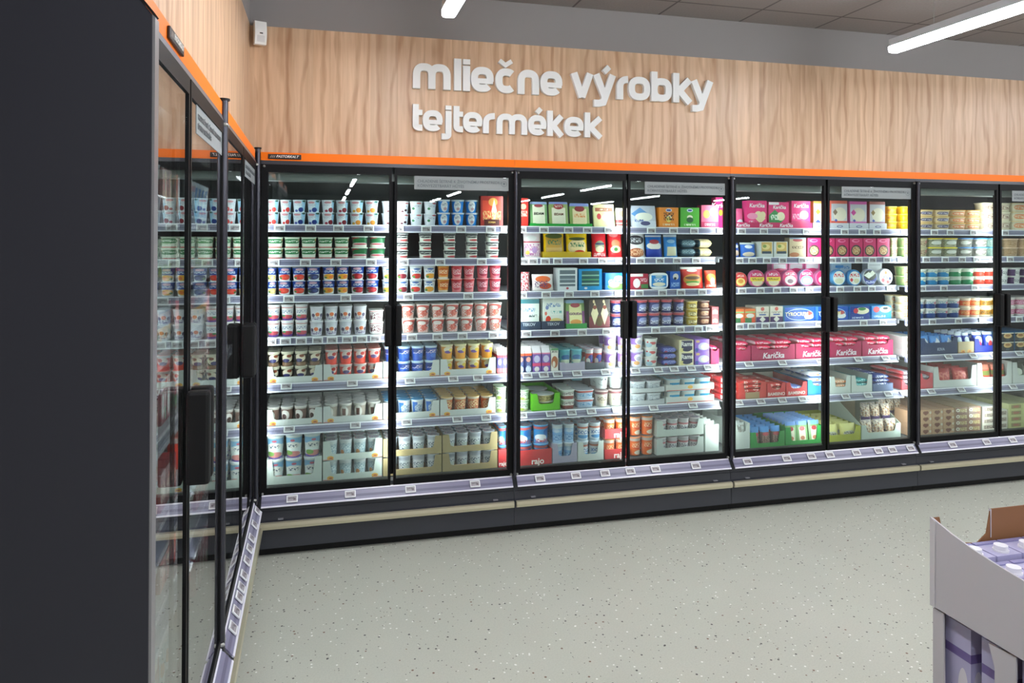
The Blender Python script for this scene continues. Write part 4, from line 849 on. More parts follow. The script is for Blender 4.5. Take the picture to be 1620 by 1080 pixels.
D = {
'y_straw': ('cup', 'yoghurt_cup', 'yoghurt', 'white strawberry yoghurt cup', '#eff2f8', yog('#ef4a44'), '#e9eef3'),
'y_blue': ('cup', 'yoghurt_cup', 'yoghurt', 'white blueberry yoghurt cup', '#e3eef8', yog('#27408f', '#5a68b8'), '#e9eef3'),
'y_cherry': ('cup', 'yoghurt_cup', 'yoghurt', 'white cherry yoghurt cup', '#eff2f8', yog('#8e2030', '#b8405a'), '#e9eef3'),
'y_apri': ('cup', 'yoghurt_cup', 'yoghurt', 'white apricot yoghurt cup', '#eff2f6', yog('#f09a38', '#f2b84c'), '#e9eef3'),
'y_wcherry': ('cup', 'yoghurt_cup', 'yoghurt', 'plain white dark-berry yoghurt cup', '#eceef6', [(E, .7, .84, .16, .06, '#e06a70'), (S, .5, .6, .2, .08, '#b8bccb'), (E, .62, .26, .1, .1, '#46202c'), (E, .4, .16, .08, .07, '#702838')], '#f2f2f2'),
'y_wherb': ('cup', 'yoghurt_cup', 'yoghurt', 'plain white green-leaf yoghurt cup', '#eaeef6', [(E, .7, .84, .16, .06, '#e06a70'), (S, .5, .6, .2, .08, '#b8bccb'), (E, .35, .4, .09, .1, '#3f8a58')], '#f2f2f2'),
'd_blue': ('cup', 'dessert_cup', 'dessert', 'bright blue dessert cup', '#1286dd', [(E, .5, .48, .2, .42, '#eef0f2'), (S, .5, .62, .14, .1, '#8e96aa'), (E, .55, .3, .1, .12, '#c9a0a8'), (Rc, .5, .93, 1, .06, '#dfe8f0')], '#d9e6f2', dict(taper=.76)),
'x_choc': ('box', 'chocolate_box', 'sweets', 'tall dark red sweets box', '#a52a22', [(Rc, .5, .55, .42, .3, '#d8452c'), (E, .55, .8, .2, .14, '#e2a04a'), (Dm, .6, .5, .12, .4, '#f2e2c8'), (S, .5, .35, .4, .15, '#eec080'), (Rc, .5, .12, .34, .1, '#4a1410')], '#7c1c16', dict(text=[('ZORBA', .075, .5, .12, '#d8b060', 0)])),
'x_choc2': ('box', 'chocolate_box', 'sweets', 'narrow bright red sweets box', '#d8342a', [(Rc, .2, .5, .12, .4, '#7c1c16'), (E, .5, .7, .3, .1, '#f0c8a0'), (S, .6, .45, .3, .1, '#f2e0d0')], '#7c1c16'),
'x_orange': ('box', 'chocolate_box', 'sweets', 'narrow orange and red sweets box', '#e4702c', [(Rc, .3, .5, .2, .45, '#b8301e'), (E, .6, .7, .2, .2, '#f2c078')], '#8c2418'),
't_green': ('tub', 'spread_tub', 'spread', 'white and green butter tub', '#e8ecdc', [(E, .5, .62, .46, .22, '#2f7a48'), (S, .5, .62, .3, .08, '#dfe8d8'), (E, .85, .74, .08, .1, '#c9a048'), (Rc, .5, .06, 1, .05, '#d86060')], '#cfdcc6'),
't_dgreen': ('tub', 'spread_tub', 'spread', 'dark green and red butter tub', '#2e5c42', [(E, .3, .8, .2, .12, '#a83038'), (E, .5, .62, .3, .2, '#1f6a3c'), (E, .5, .12, .5, .3, '#e2ded4'), (Dm, .5, .3, .5, .08, '#b84a58')], '#d0dccc'),
't_black': ('tub', 'spread_tub', 'spread', 'flat white and black tub', '#ecece2', [(E, .5, .82, .5, .36, '#2c3036'), (S, .5, .68, .36, .1, '#d8d8d0'), (E, .65, .2, .25, .14, '#c8585a')], '#dfe4de'),
'b_banana': ('cup', 'fruit_yoghurt_cup', 'yoghurt', 'blue banana yoghurt cup', '#eef0f2', blu('#f2cf7a', '#fbe9a0'), '#e8edf2'),
'b_straw': ('cup', 'fruit_yoghurt_cup', 'yoghurt', 'blue strawberry yoghurt cup', '#eef0f2', blu('#e0402f', '#f05a44'), '#e8edf2'),
'b_blue': ('cup', 'fruit_yoghurt_cup', 'yoghurt', 'blue blueberry yoghurt cup', '#e6eaf2', blu('#2c3560', '#48548a'), '#e8edf2'),
'b_peach': ('cup', 'fruit_yoghurt_cup', 'yoghurt', 'blue peach yoghurt cup', '#eef0f2', blu('#f5b03a', '#ea7a2c'), '#e8edf2'),
'b_cherry': ('cup', 'fruit_yoghurt_cup', 'yoghurt', 'blue sour-cherry yoghurt cup', '#eef0f2', blu('#a8202c', '#cc3038'), '#e8edf2'),
'c_peach': ('cup', 'fruit_yoghurt_cup', 'yoghurt', 'white peach yoghurt cup', '#eef0f2', wht('#f2a840'), '#e8edf2'),
'c_cherry': ('cup', 'fruit_yoghurt_cup', 'yoghurt', 'white sour-cherry yoghurt cup', '#eef0f2', wht('#8a2634'), '#e8edf2'),
'c_straw': ('cup', 'fruit_yoghurt_cup', 'yoghurt', 'white red-berry yoghurt cup', '#eef0f2', wht('#e04038'), '#e8edf2'),
'c_orange': ('cup', 'fruit_yoghurt_cup', 'yoghurt', 'orange yoghurt cup', '#f0a24a', [(E, .5, .55, .4, .3, '#e0702c'), (S, .5, .55, .3, .14, '#f8e0b8'), (Rc, .5, .08, 1, .08, '#e8d8c8')], '#f0e8dc'),
'c_pink': ('cup', 'fruit_yoghurt_cup', 'yoghurt', 'pink heart yoghurt cup', '#ec8f92', [(E, .5, .5, .36, .34, '#d8485a'), (S, .5, .52, .3, .2, '#f6ccd0'), (Rc, .5, .9, 1, .08, '#e04a50')], '#f4e2e2'),
'c_dpink': ('cup', 'fruit_yoghurt_cup', 'yoghurt', 'dark pink yoghurt cup', '#e27a84', [(E, .5, .5, .36, .34, '#a8304a'), (S, .5, .55, .3, .2, '#f4c8d0'), (Rc, .5, .9, 1, .08, '#b83848')], '#f0dcdc'),
'p_purple': ('cup', 'cream_cup', 'dairy cup', 'white cup with purple base', '#ece9ea', [(Rc, .5, .08, 1, .07, '#6a3f96'), (E, .5, .24, .44, .12, '#c8505a'), (E, .3, .3, .14, .06, '#3f8a50'), (S, .5, .55, .36, .1, '#7a8aa8'), (Rc, .5, .8, .4, .02, '#d06a60')], '#f4f2ee'),
'p_small': ('cup', 'cream_cup', 'dairy cup', 'white cup with orange flower print', '#e8e8f0', [(E, .5, .42, .2, .2, '#f2ece8'), (E, .5, .46, .12, .13, '#ee7a48'), (E, .25, .4, .1, .12, '#4a3a5e'), (E, .75, .4, .1, .12, '#5a4a70'), (S, .5, .2, .3, .1, '#8a7aa0')], '#f4f2ee'),
't_pink': ('tub', 'spread_tub', 'spread', 'low white and pink tub', '#eeeae6', [(Rc, .5, .92, 1, .06, '#d8606a'), (S, .5, .5, .4, .3, '#7c4450'), (E, .25, .4, .1, .2, '#5a3038')], '#f2efea'),
'p_red': ('cup', 'yoghurt_pot', 'yoghurt', 'white yoghurt pot with red swirl', '#f0e2de', [(E, .5, .72, .42, .2, '#e0584a'), (E, .4, .68, .24, .14, '#f4e8e2'), (E, .58, .36, .2, .2, '#d8483a'), (S, .5, .3, .4, .26, '#e88a78'), (S, .8, .6, .14, .2, '#3a3448')], '#f4efea', dict(taper=.74)),
'k_brown': ('cup', 'pudding_cup', 'pudding', 'dark brown chocolate pudding cup', '#2e2018', [(E, .5, .56, .34, .26, '#eadcc4'), (E, .42, .4, .22, .12, '#3c3a70'), (Rc, .5, .14, 1, .12, '#8a6850'), (Rc, .5, .9, 1, .09, '#d9d3bd'), (E, .6, .7, .14, .1, '#8a4a30')], '#e4dcc8'),
'k_red': ('cup', 'pudding_cup', 'pudding', 'orange-red pudding cup', '#ee4a36', [(E, .52, .62, .3, .24, '#e8d6cc'), (E, .45, .46, .2, .12, '#5a4a80'), (E, .62, .68, .12, .12, '#c02a20'), (Rc, .5, .9, 1, .09, '#cfc8c4')], '#f28a7a'),
'k_blue': ('cup', 'pudding_cup', 'pudding', 'deep blue pudding cup', '#1f50b4', [(S, .5, .62, .34, .12, '#e8d8e0'), (E, .3, .7, .18, .14, '#15347e'), (Rc, .5, .92, 1, .07, '#c6dcea'), (E, .7, .35, .18, .16, '#3f74d0')], '#bcdcee'),
'k_yellow': ('cup', 'pudding_cup', 'pudding', 'yellow-orange pudding cup', '#e49a28', [(E, .5, .66, .3, .2, '#ece0bc'), (E, .45, .5, .2, .1, '#6a4a9a'), (E, .64, .62, .14, .12, '#e0c030'), (Rc, .5, .92, 1, .07, '#f2e8b8')], '#f4eca8'),
'm_carton': ('carton', 'milk_carton', 'carton', 'small purple and red drink carton', '#4a4284', [(Rc, .5, .52, .46, .2, '#4c3f8c'), (E, .5, .45, .3, .12, '#e8dce8'), (Rc, .5, .68, 1, .05, '#d83040'), (Rc, .5, .1, 1, .1, '#d86a70')], '#f0eaee'),
'm_cartonr': ('carton', 'milk_carton', 'carton', 'small navy drink carton, red collar', '#2e3468', [(Rc, .5, .69, 1, .05, '#e2603c'), (E, .5, .5, .34, .1, '#d89a8a'), (E, .5, .12, .4, .14, '#c6ccd8'), (S, .5, .3, .3, .1, '#7a88b8')], '#f2ece8'),
'm_cartonp': ('carton', 'milk_carton', 'carton', 'small violet drink carton, pink collar', '#7a5aa8', [(Rc, .5, .72, 1, .03, '#e88aa8'), (E, .5, .5, .36, .14, '#c9c4e0'), (Rc, .5, .28, 1, .06, '#d84a70'), (E, .5, .1, .3, .1, '#e8e0dc')], '#f2ecf0'),
'm_photo': ('box', 'food_carton', 'carton', 'narrow white carton with brown food photo', '#e8e2d6', [(E, .5, .4, .46, .26, '#b0683c'), (E, .4, .3, .2, .14, '#e8dcc8'), (S, .5, .86, .4, .05, '#3a3a34'), (Rc, .5, .96, 1, .04, '#5a9a60')], '#d8ead8'),
'l_brown': ('cup', 'dessert_pot', 'dessert', 'low brown and white dessert pot', '#8a6a60', [(E, .4, .5, .26, .3, '#ece4de'), (E, .35, .42, .14, .16, '#4a2820'), (Rc, .5, .92, 1, .08, '#dcd4cc')], '#ece6e2'),
'l_white': ('cup', 'dessert_pot', 'dessert', 'low cream dessert pot', '#b4a698', [(E, .42, .5, .24, .36, '#efeae2'), (Rc, .42, .5, .1, .2, '#6a4030'), (Rc, .5, .92, 1, .08, '#dcd8d0')], '#ebe7e1'),
'l_blue': ('cup', 'dessert_pot', 'dessert', 'low white and blue dessert pot', '#dfe6ea', [(Rc, .3, .45, .16, .4, '#2f6cc0'), (E, .5, .5, .2, .2, '#c8d0d8'), (S, .6, .4, .3, .3, '#7890b0')], '#5aa8dc'),
'l_orange': ('cup', 'dessert_pot', 'dessert', 'low orange dessert pot', '#e8843c', [(E, .5, .5, .4, .3, '#f2d8a0'), (S, .5, .5, .4, .3, '#c0402c'), (Rc, .5, .92, 1, .08, '#e8d8c0')], '#efc070'),
't_greenbig': ('cup', 'salad_tub', 'salad', 'white tub with green print', '#e4e8da', [(S, .5, .55, .4, .14, '#5a6a60'), (Rc, .5, .1, 1, .1, '#c8c49a'), (E, .3, .2, .2, .12, '#9ab04a'), (Rc, .5, .88, 1, .04, '#78b060')], '#d4e8c8', dict(taper=.86)),
'bucket': ('cup', 'yoghurt_bucket', 'yoghurt', 'big white and blue yoghurt bucket', '#e6ecea', [(Rc, .5, .06, 1, .05, '#5a48a8'), (Rc, .5, .74, 1, .13, '#88c0e4'), (E, .5, .18, .4, .12, '#d88a84'), (E, .3, .22, .2, .1, '#7aa850'), (E, .5, .55, .34, .14, '#e8e6e0'), (S, .5, .52, .24, .06, '#4a5a70'), (E, .5, .76, .1, .05, '#d86a80')], '#e4eef2', dict(taper=.80, tin=True)),
'w_cup': ('cup', 'cream_pot', 'dairy cup', 'small white dairy pot', '#dfe9ea', [(S, .5, .5, .4, .3, '#9ab8c4'), (E, .3, .3, .12, .14, '#e09a60'), (Rc, .5, .9, 1, .1, '#eef4f4')], '#eaf6f6', dict(tin=True)),
'w_cup2': ('cup', 'cream_pot', 'dairy cup', 'small white and grey dairy pot', '#dfe2e6', [(S, .5, .4, .36, .2, '#4a5a6c'), (Rc, .5, .86, 1, .12, '#c6ccd8'), (E, .6, .35, .2, .12, '#b8c4c0')], '#ecf0f4', dict(tin=True)),
'w_cup3': ('cup', 'cream_pot', 'dairy cup', 'small white and rose dairy pot', '#ece8ea', [(Rc, .5, .66, 1, .06, '#d88a90'), (S, .5, .36, .4, .18, '#6a6a7c')], '#f4ecee', dict(tin=True)),
'bot_bw': ('cup', 'drink_cup', 'drink', 'tall blue and red yoghurt cup', '#3a8fd0', [(E, .35, .3, .3, .2, '#eef0f4'), (Rc, .5, .84, 1, .07, '#d86a6a'), (E, .7, .6, .22, .2, '#1f6cb8'), (S, .5, .15, .4, .1, '#c84a50')], '#8cc8ea', dict(taper=.86, tin=True)),
'bot_lb': ('cup', 'drink_cup', 'drink', 'tall pale blue yoghurt cup', '#a8cdea', [(Rc, .5, .5, 1, .07, '#7fb0e0'), (S, .5, .3, .4, .16, '#4f84c0'), (Rc, .5, .88, 1, .1, '#dfe9ee'), (E, .4, .66, .2, .1, '#c6dcf0')], '#c2dcee', dict(taper=.86, tin=True)),
'bot_wb': ('cup', 'drink_cup', 'drink', 'tall white and blue cup', '#e2e9ee', [(Rc, .5, .76, 1, .05, '#e08a70'), (S, .5, .5, .4, .1, '#3c6cb0'), (E, .5, .26, .4, .1, '#5a9ad0'), (Rc, .5, .08, 1, .06, '#b8ccd8')], '#d4ecf8', dict(taper=.86, tin=True)),
'bot_or': ('cup', 'drink_cup', 'drink', 'tall orange yoghurt cup', '#ee7230', [(Rc, .5, .86, 1, .08, '#ead8cc'), (E, .5, .5, .36, .16, '#e04a20'), (S, .5, .55, .34, .12, '#f8cc9a'), (E, .6, .16, .3, .12, '#efe0cc')], '#f2a860', dict(taper=.86, tin=True)),
'q_eidam': ('lean', 'cheese_pack', 'cheese', 'green pack of sliced cheese', '#7fb070', [(Rc, .5, .45, .36, .42, '#f0ecd2'), (E, .5, .84, .26, .07, '#a8404c'), (Rc, .5, .96, 1, .06, '#9cb0e0')], '#7fb070', dict(text=[('EIDAM', .15, .5, .5, '#3a3430', .03)])),
'q_eidamr': ('lean', 'cheese_pack', 'cheese', 'olive pack with red crest', '#9cb068', [(Rc, .5, .38, .36, .38, '#f4ecd4'), (E, .5, .82, .26, .13, '#b02c34'), (S, .5, .82, .2, .05, '#f0d8d0'), (Rc, .5, .97, 1, .06, '#8c9ce0')], '#9cb068', dict(text=[('EIDAM', .14, .5, .48, '#7c3c24', .03)])),
'q_gold': ('lean', 'cheese_pack', 'cheese', 'olive pack with orange print', '#8fa85c', [(Rc, .5, .38, .36, .38, '#f2dcb0'), (E, .5, .76, .26, .13, '#9c2c34'), (S, .5, .46, .28, .08, '#e88a48'), (Rc, .5, .95, 1, .08, '#8c9ce0')], '#8fa85c'),
'q_cream': ('lean', 'cheese_pack', 'cheese', 'pale yellow pack of cheese slices', '#f2e8ae', [(Rc, .5, .76, .42, .08, '#b46a50'), (S, .5, .76, .2, .04, '#f0e0c8'), (E, .25, .46, .1, .13, '#d8484a'), (E, .62, .4, .25, .16, '#f6eed6')], '#efe6a8'),
'q_wred': ('lean', 'cheese_pack', 'cheese', 'small white and red cheese pack', '#e8e2d0', [(Rc, .5, .3, 1, .08, '#c03a3c'), (E, .5, .7, .3, .16, '#c8a078'), (Rc, .5, .12, 1, .05, '#c03a3c')], '#e0d8c4'),
'q_mount': ('lean', 'cheese_pack', 'cheese', 'grey pack with blue mountain', '#c4c8d6', [(Dm, .35, .62, .36, .3, '#5c92cc'), (E, .5, .48, .36, .2, '#f2efe0'), (Rc, .5, .14, .5, .16, '#d8dce8'), (E, .55, .18, .2, .1, '#3c3a70'), (S, .3, .3, .2, .06, '#3458a0')], '#c4c8d6'),
'x_osq': ('box', 'cheese_box', 'cheese', 'square orange cheese box', '#f48f24', [(E, .5, .86, .16, .09, '#d8dcf0'), (Rc, .5, .86, .1, .04, '#2c3f9c'), (E, .5, .5, .15, .1, '#f6eccc'), (E, .5, .4, .13, .14, '#ead060'), (S, .5, .55, .26, .2, '#3c2418'), (S, .5, .14, .3, .05, '#f6dcb0')], '#e2801c'),
'x_gsq': ('box', 'cheese_box', 'cheese', 'square green cheese box', '#52b030', [(E, .5, .86, .16, .09, '#d8dcf0'), (Rc, .5, .86, .1, .04, '#2c3f9c'), (E, .5, .52, .15, .1, '#f2ead0'), (E, .5, .38, .18, .14, '#1f5a2c'), (S, .5, .14, .3, .05, '#e0f0c8')], '#479c28'),
'x_pinkpale': ('box', 'cheese_box', 'cheese', 'low pale pink cheese box', '#e8648a', [(E, .3, .6, .2, .18, '#f0b050'), (E, .7, .7, .22, .2, '#dccfa8'), (Rc, .5, .14, .5, .12, '#c8285c'), (S, .5, .14, .3, .06, '#f0c8d8')], '#d84a78'),
'x_kar_back': ('box', 'cheese_box', 'cheese', 'tall hot pink cheese box', '#ee2a7c', [(E, .5, .5, .2, .1, '#f2b030')], '#d8206a', dict(text=[('Karička', .22, .5, .72, '#f8ecf0', .2)])),
'p_teal': ('pouch', 'cheese_bag', 'cheese', 'teal and white bag', '#8cc0b8', [(E, .5, .4, .4, .2, '#e8ece8')], None),
'p_ham': ('pouch', 'cheese_bag', 'cheese', 'white pouch with pink print', '#efdfe0', [(E, .45, .78, .3, .1, '#f4f2ee'), (Rc, .5, .62, .5, .03, '#c85868'), (S, .5, .3, .46, .24, '#c07aa8'), (E, .6, .3, .16, .12, '#b890c0'), (E, .2, .2, .12, .08, '#e8c860')], None),
'p_yellow': ('pouch', 'cheese_bag', 'cheese', 'big yellow bag with tan label', '#f2c60c', [(Rc, .5, .42, .40, .34, '#c89a3a'), (E, .5, .72, .42, .09, '#5a6a30'), (S, .5, .5, .32, .08, '#2f7a50'), (Rc, .5, .2, .38, .12, '#d8b068')], None),
'p_yellow2': ('pouch', 'cheese_bag', 'cheese', 'yellow bag with cream label', '#fbd20e', [(E, .5, .36, .44, .3, '#f0d8a0'), (E, .5, .66, .4, .06, '#4a5a2c'), (S, .5, .44, .34, .08, '#2f7a50'), (E, .6, .16, .24, .09, '#d8302c')], None),
'p_redbag': ('pouch', 'cheese_bag', 'cheese', 'glossy red bag with dark oval', '#d8202c', [(E, .5, .42, .34, .2, '#8a8c70'), (E, .5, .5, .34, .04, '#242c50'), (E, .5, .3, .3, .12, '#d0c4a0'), (S, .5, .1, .4, .06, '#f2d0d0')], None),
'p_redbag2': ('pouch', 'cheese_bag', 'cheese', 'glossy red bag with green garnish', '#e02a30', [(E, .5, .5, .3, .16, '#f07a50'), (E, .5, .3, .36, .13, '#d8cc9c'), (E, .5, .3, .14, .07, '#3f7a34'), (E, .4, .84, .3, .1, '#f08a88')], None),
'p_cookie': ('pouch', 'cheese_bag', 'cheese', 'white and black bag with brown food', '#e8e6e4', [(E, .5, .74, .46, .2, '#34343a'), (S, .5, .74, .3, .1, '#e8e8ec'), (E, .5, .2, .46, .2, '#a85a38'), (S, .5, .2, .4, .14, '#e8b890')], None),
'p_bluebag': ('pouch', 'cheese_bag', 'cheese', 'blue bag with white wave', '#1f74c8', [(E, .5, .5, .46, .16, '#ece6dc'), (E, .5, .68, .3, .1, '#c04a50'), (Rc, .5, .16, .5, .2, '#2440a0'), (Rc, .5, .93, .5, .04, '#e8eef4')], None),
'p_bluewin': ('pouch', 'cheese_bag', 'cheese', 'light blue bag with cream window', '#2f88d0', [(Rc, .55, .26, .36, .2, '#d8d2b0'), (E, .5, .7, .3, .08, '#9cc8e8'), (Rc, .5, .94, .5, .05, '#e8eef4')], None),
'f_teal': ('flow', 'cheese_block_pack', 'cheese', 'dark blue-green cheese block pack', '#34505e', [(S, .5, .6, .4, .2, '#7c98a0')], None),
'f_cream': ('flow', 'cheese_block_pack', 'cheese', 'cream end of a cheese block pack', '#dccb9c', [(Rc, .05, .5, .1, .5, '#34505e'), (S, .6, .5, .3, .3, '#c6b080')], None),
'p_redspot': ('pouch', 'cheese_bag', 'cheese', 'small red spotted bag', '#c84a54', [(S, .5, .5, .5, .5, '#f2e0e4', 9, 9)], None),
'p_orangew': ('pouch', 'cheese_bag', 'cheese', 'white and orange flat bag', '#ece4e0', [(E, .5, .7, .36, .2, '#e8703c'), (E, .6, .3, .3, .2, '#c85030'), (S, .4, .4, .3, .2, '#6a4a70')], None),
'x_slices': ('box', 'sliced_cheese_box', 'cheese', 'white box showing grey slices', '#e6e8ea', [(Rc, .5, .55, .4, .36, '#6c7880'), (Rc, .5, .7, .4, .03, '#e8ecee'), (Rc, .5, .5, .4, .03, '#aab4bc'), (Rc, .5, .32, .4, .03, '#e8ecee'), (E, .5, .1, .07, .05, '#c03a4c')], '#dfe2e4'),
'x_slicesb': ('box', 'sliced_cheese_box', 'cheese', 'bright blue box showing green slices', '#1c90cc', [(Rc, .5, .55, .38, .36, '#2c5858'), (Rc, .5, .7, .38, .03, '#8cb8a0'), (Rc, .5, .5, .38, .03, '#5c9a70'), (Rc, .5, .32, .38, .03, '#9cc4b0'), (E, .3, .1, .07, .05, '#f0f0f0')], '#1a84bc'),
'x_bluech': ('box', 'cheese_box', 'cheese', 'blue box with cheese picture', '#1c7cc0', [(E, .5, .2, .4, .2, '#6a9a48'), (E, .4, .32, .24, .16, '#ead890'), (E, .6, .7, .2, .14, '#d8e8f4'), (S, .5, .5, .36, .12, '#f0f0e8')], '#1a70b0'),
'x_redp': ('box', 'cheese_box', 'cheese', 'dark red box with white bell', '#a82a40', [(E, .35, .4, .2, .3, '#e8e4e2'), (Rc, .3, .93, .4, .1, '#ece8e4'), (Rc, .8, .2, .2, .14, '#4a8048'), (S, .75, .6, .2, .12, '#e8b8c0')], '#98243a'),
'o_bluetub': ('oval', 'feta_tub', 'cheese', 'white rounded tub with blue label', '#f2f4f4', [(Rc, .5, .5, .4, .34, '#1f86d0'), (E, .5, .3, .34, .12, '#efe8d0'), (S, .5, .56, .26, .1, '#f0f4f8'), (E, .5, .76, .2, .08, '#a8c0cc')], '#eef0f2'),
'x_bluep': ('box', 'cheese_box', 'cheese', 'small blue box with chef picture', '#1c58b0', [(E, .55, .7, .28, .18, '#d8d0c8'), (E, .5, .6, .14, .08, '#20242c'), (S, .5, .25, .4, .12, '#a8c8f0')], '#184c9c'),
'p_burger': ('pouch', 'cheese_bag', 'cheese', 'red pack with burger picture', '#d83224', [(Rc, .5, .96, .5, .06, '#ece8dc'), (E, .5, .42, .42, .26, '#d8903c'), (E, .5, .5, .34, .08, '#6a4a30'), (E, .5, .3, .34, .06, '#5c9a3c'), (E, .5, .2, .3, .08, '#ecd8a0'), (E, .5, .84, .24, .07, '#f0e0d8')], None),
'p_redor': ('pouch', 'cheese_bag', 'cheese', 'red and orange flat pack', '#e04428', [(E, .5, .6, .4, .22, '#f2a040'), (E, .6, .4, .2, .2, '#f6e8dc'), (S, .5, .14, .4, .07, '#f8e0d0')], None),
'x_white': ('box', 'cheese_box', 'cheese', 'white box with teal header', '#e6ebe4', [(Rc, .5, .92, 1, .07, '#4a8c98'), (S, .45, .64, .36, .06, '#7aa0c4'), (E, .4, .14, .4, .08, '#e8b070'), (S, .7, .44, .2, .04, '#4a5a60')], '#dde4dc'),
'x_tomato': ('box', 'cheese_box', 'cheese', 'white box with tomato picture', '#edf0e6', [(E, .26, .26, .13, .13, '#e2402c'), (E, .64, .22, .3, .1, '#f0d890'), (S, .5, .72, .34, .06, '#5c84b8'), (E, .14, .46, .06, .06, '#ea7058'), (S, .65, .5, .26, .04, '#5fb0a8'), (E, .2, .64, .08, .06, '#7c8cc0')], '#e2e6dc'),
'q_gouda': ('lean', 'cheese_pack', 'cheese', 'green pack with purple print', '#86a85c', [(Rc, .5, .45, .34, .38, '#f4eaa8'), (E, .5, .82, .26, .09, '#b02c3c'), (E, .5, .2, .3, .1, '#f0a03c'), (Rc, .5, .96, .5, .07, '#9cc4e4'), (Rc, .06, .3, .08, .3, '#9a4a90'), (Rc, .94, .3, .08, .3, '#9a4a90')], '#86a85c', dict(text=[('GOUDA', .13, .5, .5, '#7c3c7c', .03)])),
'x_bottles': ('box', 'sauce_box', 'sauce', 'dark brown box with bottle picture', '#443a36', [(Rc, .5, .2, 1, .2, '#7a2c38'), (Dm, .27, .5, .18, .4, '#e8dcb0'), (Dm, .75, .5, .18, .4, '#e8dcb0'), (E, .27, .72, .09, .07, '#8a4030'), (E, .75, .72, .09, .07, '#8a4030'), (E, .5, .22, .17, .16, '#5c4c2c'), (E, .22, .92, .05, .06, '#f0d8a8'), (E, .7, .92, .05, .06, '#f0d8a8')], '#3a302c'),
'n_cup': ('cup', 'cream_cheese_cup', 'cheese', 'navy cup with red rim', '#232a6c', [(Rc, .5, .87, 1, .08, '#d85a60'), (E, .5, .5, .3, .18, '#8c94c8'), (S, .5, .3, .34, .14, '#dfe2f0')], '#e8a0a0'),
's_yell': ('tub', 'spread_tub', 'spread', 'small mustard yellow tub', '#d8b840', [(E, .5, .4, .2, .3, '#7c6428'), (S, .5, .4, .3, .2, '#f0e4b0')], '#e4d494'),
's_brown': ('tub', 'spread_tub', 'spread', 'small dark brown tub', '#5c2a24', [(E, .5, .45, .24, .26, '#c8a078'), (S, .5, .4, .3, .2, '#8c5040')], '#a89084'),
'x_redflat': ('box', 'spread_box', 'spread', 'flat dark red box', '#a8343c', [(E, .5, .5, .3, .24, '#d86a58'), (S, .5, .4, .4, .2, '#f0c0b0')], '#b84848'),
'k_teal': ('cup', 'dessert_pot', 'dessert', 'turquoise cup', '#58b4c4', [(E, .5, .6, .3, .14, '#2c6ca8'), (E, .5, .4, .4, .1, '#d8e4c8'), (S, .5, .25, .3, .1, '#e8f0e8')], '#7cc8d0'),
'k_navy': ('cup', 'dessert_pot', 'dessert', 'red and navy cup', '#d84a40', [(E, .6, .5, .3, .2, '#24308c'), (Rc, .5, .86, 1, .1, '#e8e0e4'), (E, .3, .36, .2, .16, '#e8ded8')], '#dcd4e0'),
'v_purple': ('cup', 'dessert_pot', 'dessert', 'white and violet cup', '#ece8f0', [(Rc, .3, .6, .34, .26, '#9468b8'), (E, .55, .56, .24, .22, '#f0eef2'), (E, .55, .5, .15, .13, '#b8b4c4'), (E, .45, .24, .18, .12, '#ecae6a'), (Rc, .5, .87, 1, .04, '#c8b8dc')], '#efecf2'),
't_white3': ('cup', 'spread_cup', 'spread', 'low white cup with red print', '#ecebe4', [(E, .5, .5, .2, .16, '#d86060'), (E, .25, .3, .2, .24, '#a8c8d4'), (E, .2, .6, .06, .08, '#d04040')], '#f2f0e8'),
'f_navy': ('flow', 'chocolate_pack', 'sweets', 'navy blue flat pack', '#26308c', [(S, .5, .5, .36, .24, '#8c98d8'), (E, .3, .3, .1, .14, '#c03c58')], None),
'x_rama': ('box', 'margarine_box', 'spread', 'cream box with navy panel', '#ebe0b4', [(Rc, .55, .58, .38, .38, '#2a2852'), (E, .2, .2, .15, .16, '#e8d890'), (E, .55, .22, .3, .14, '#20204a')], '#e6daac', dict(text=[('Rama', .48, .55, .66, '#f0eeea', .06)])),
'x_purple': ('box', 'margarine_box', 'spread', 'violet box with white swirl', '#8458b8', [(E, .6, .44, .38, .3, '#b8b4c8'), (E, .66, .4, .26, .2, '#d8d8b8'), (E, .12, .16, .12, .16, '#2c4890'), (E, .2, .84, .14, .1, '#c8a870')], '#8c60c4'),
'bar_pink': ('bar', 'cheese_stick_pack', 'cheese', 'pink wrapped cheese stick pack', '#f41f5c', [(S, .5, .5, .30, .16, '#f6c8d6', 14, 4), (Rc, .06, .5, .07, .5, '#f2c8d0')], None),
'bar_red': ('bar', 'snack_bar_pack', 'snack', 'bright red snack bar pack', '#e23038', [(S, .5, .5, .36, .3, '#f6d0cc', 18, 5)], None),
'bar_redw': ('bar', 'snack_bar_pack', 'snack', 'red wrapped curd bar pack', '#e83c34', [(S, .5, .5, .3, .3, '#f8dcd0', 14, 5), (E, .5, .4, .16, .3, '#c02020')], None),
'bar_bluew': ('bar', 'snack_bar_pack', 'snack', 'pale blue snack bar pack', '#7890d8', [(S, .5, .5, .3, .3, '#e8ecf8', 14, 5)], None),
'bar_whiteb': ('bar', 'snack_bar_pack', 'snack', 'white and blue snack bar pack', '#eceff4', [(Rc, .5, .2, .5, .16, '#2c68b8'), (S, .5, .6, .3, .2, '#3c78c8', 14, 5), (E, .5, .55, .1, .16, '#e08060')], None),
'bar_orange': ('bar', 'snack_bar_pack', 'snack', 'white and orange bar pack', '#efc8a4', [(Rc, .5, .5, .5, .2, '#ee8a48'), (S, .5, .5, .3, .2, '#f8ecd8', 14, 5)], None),
'bar_teal': ('bar', 'snack_bar_pack', 'snack', 'turquoise bar pack', '#12a8a8', [(S, .5, .5, .3, .3, '#b8ecec', 14, 5)], None),
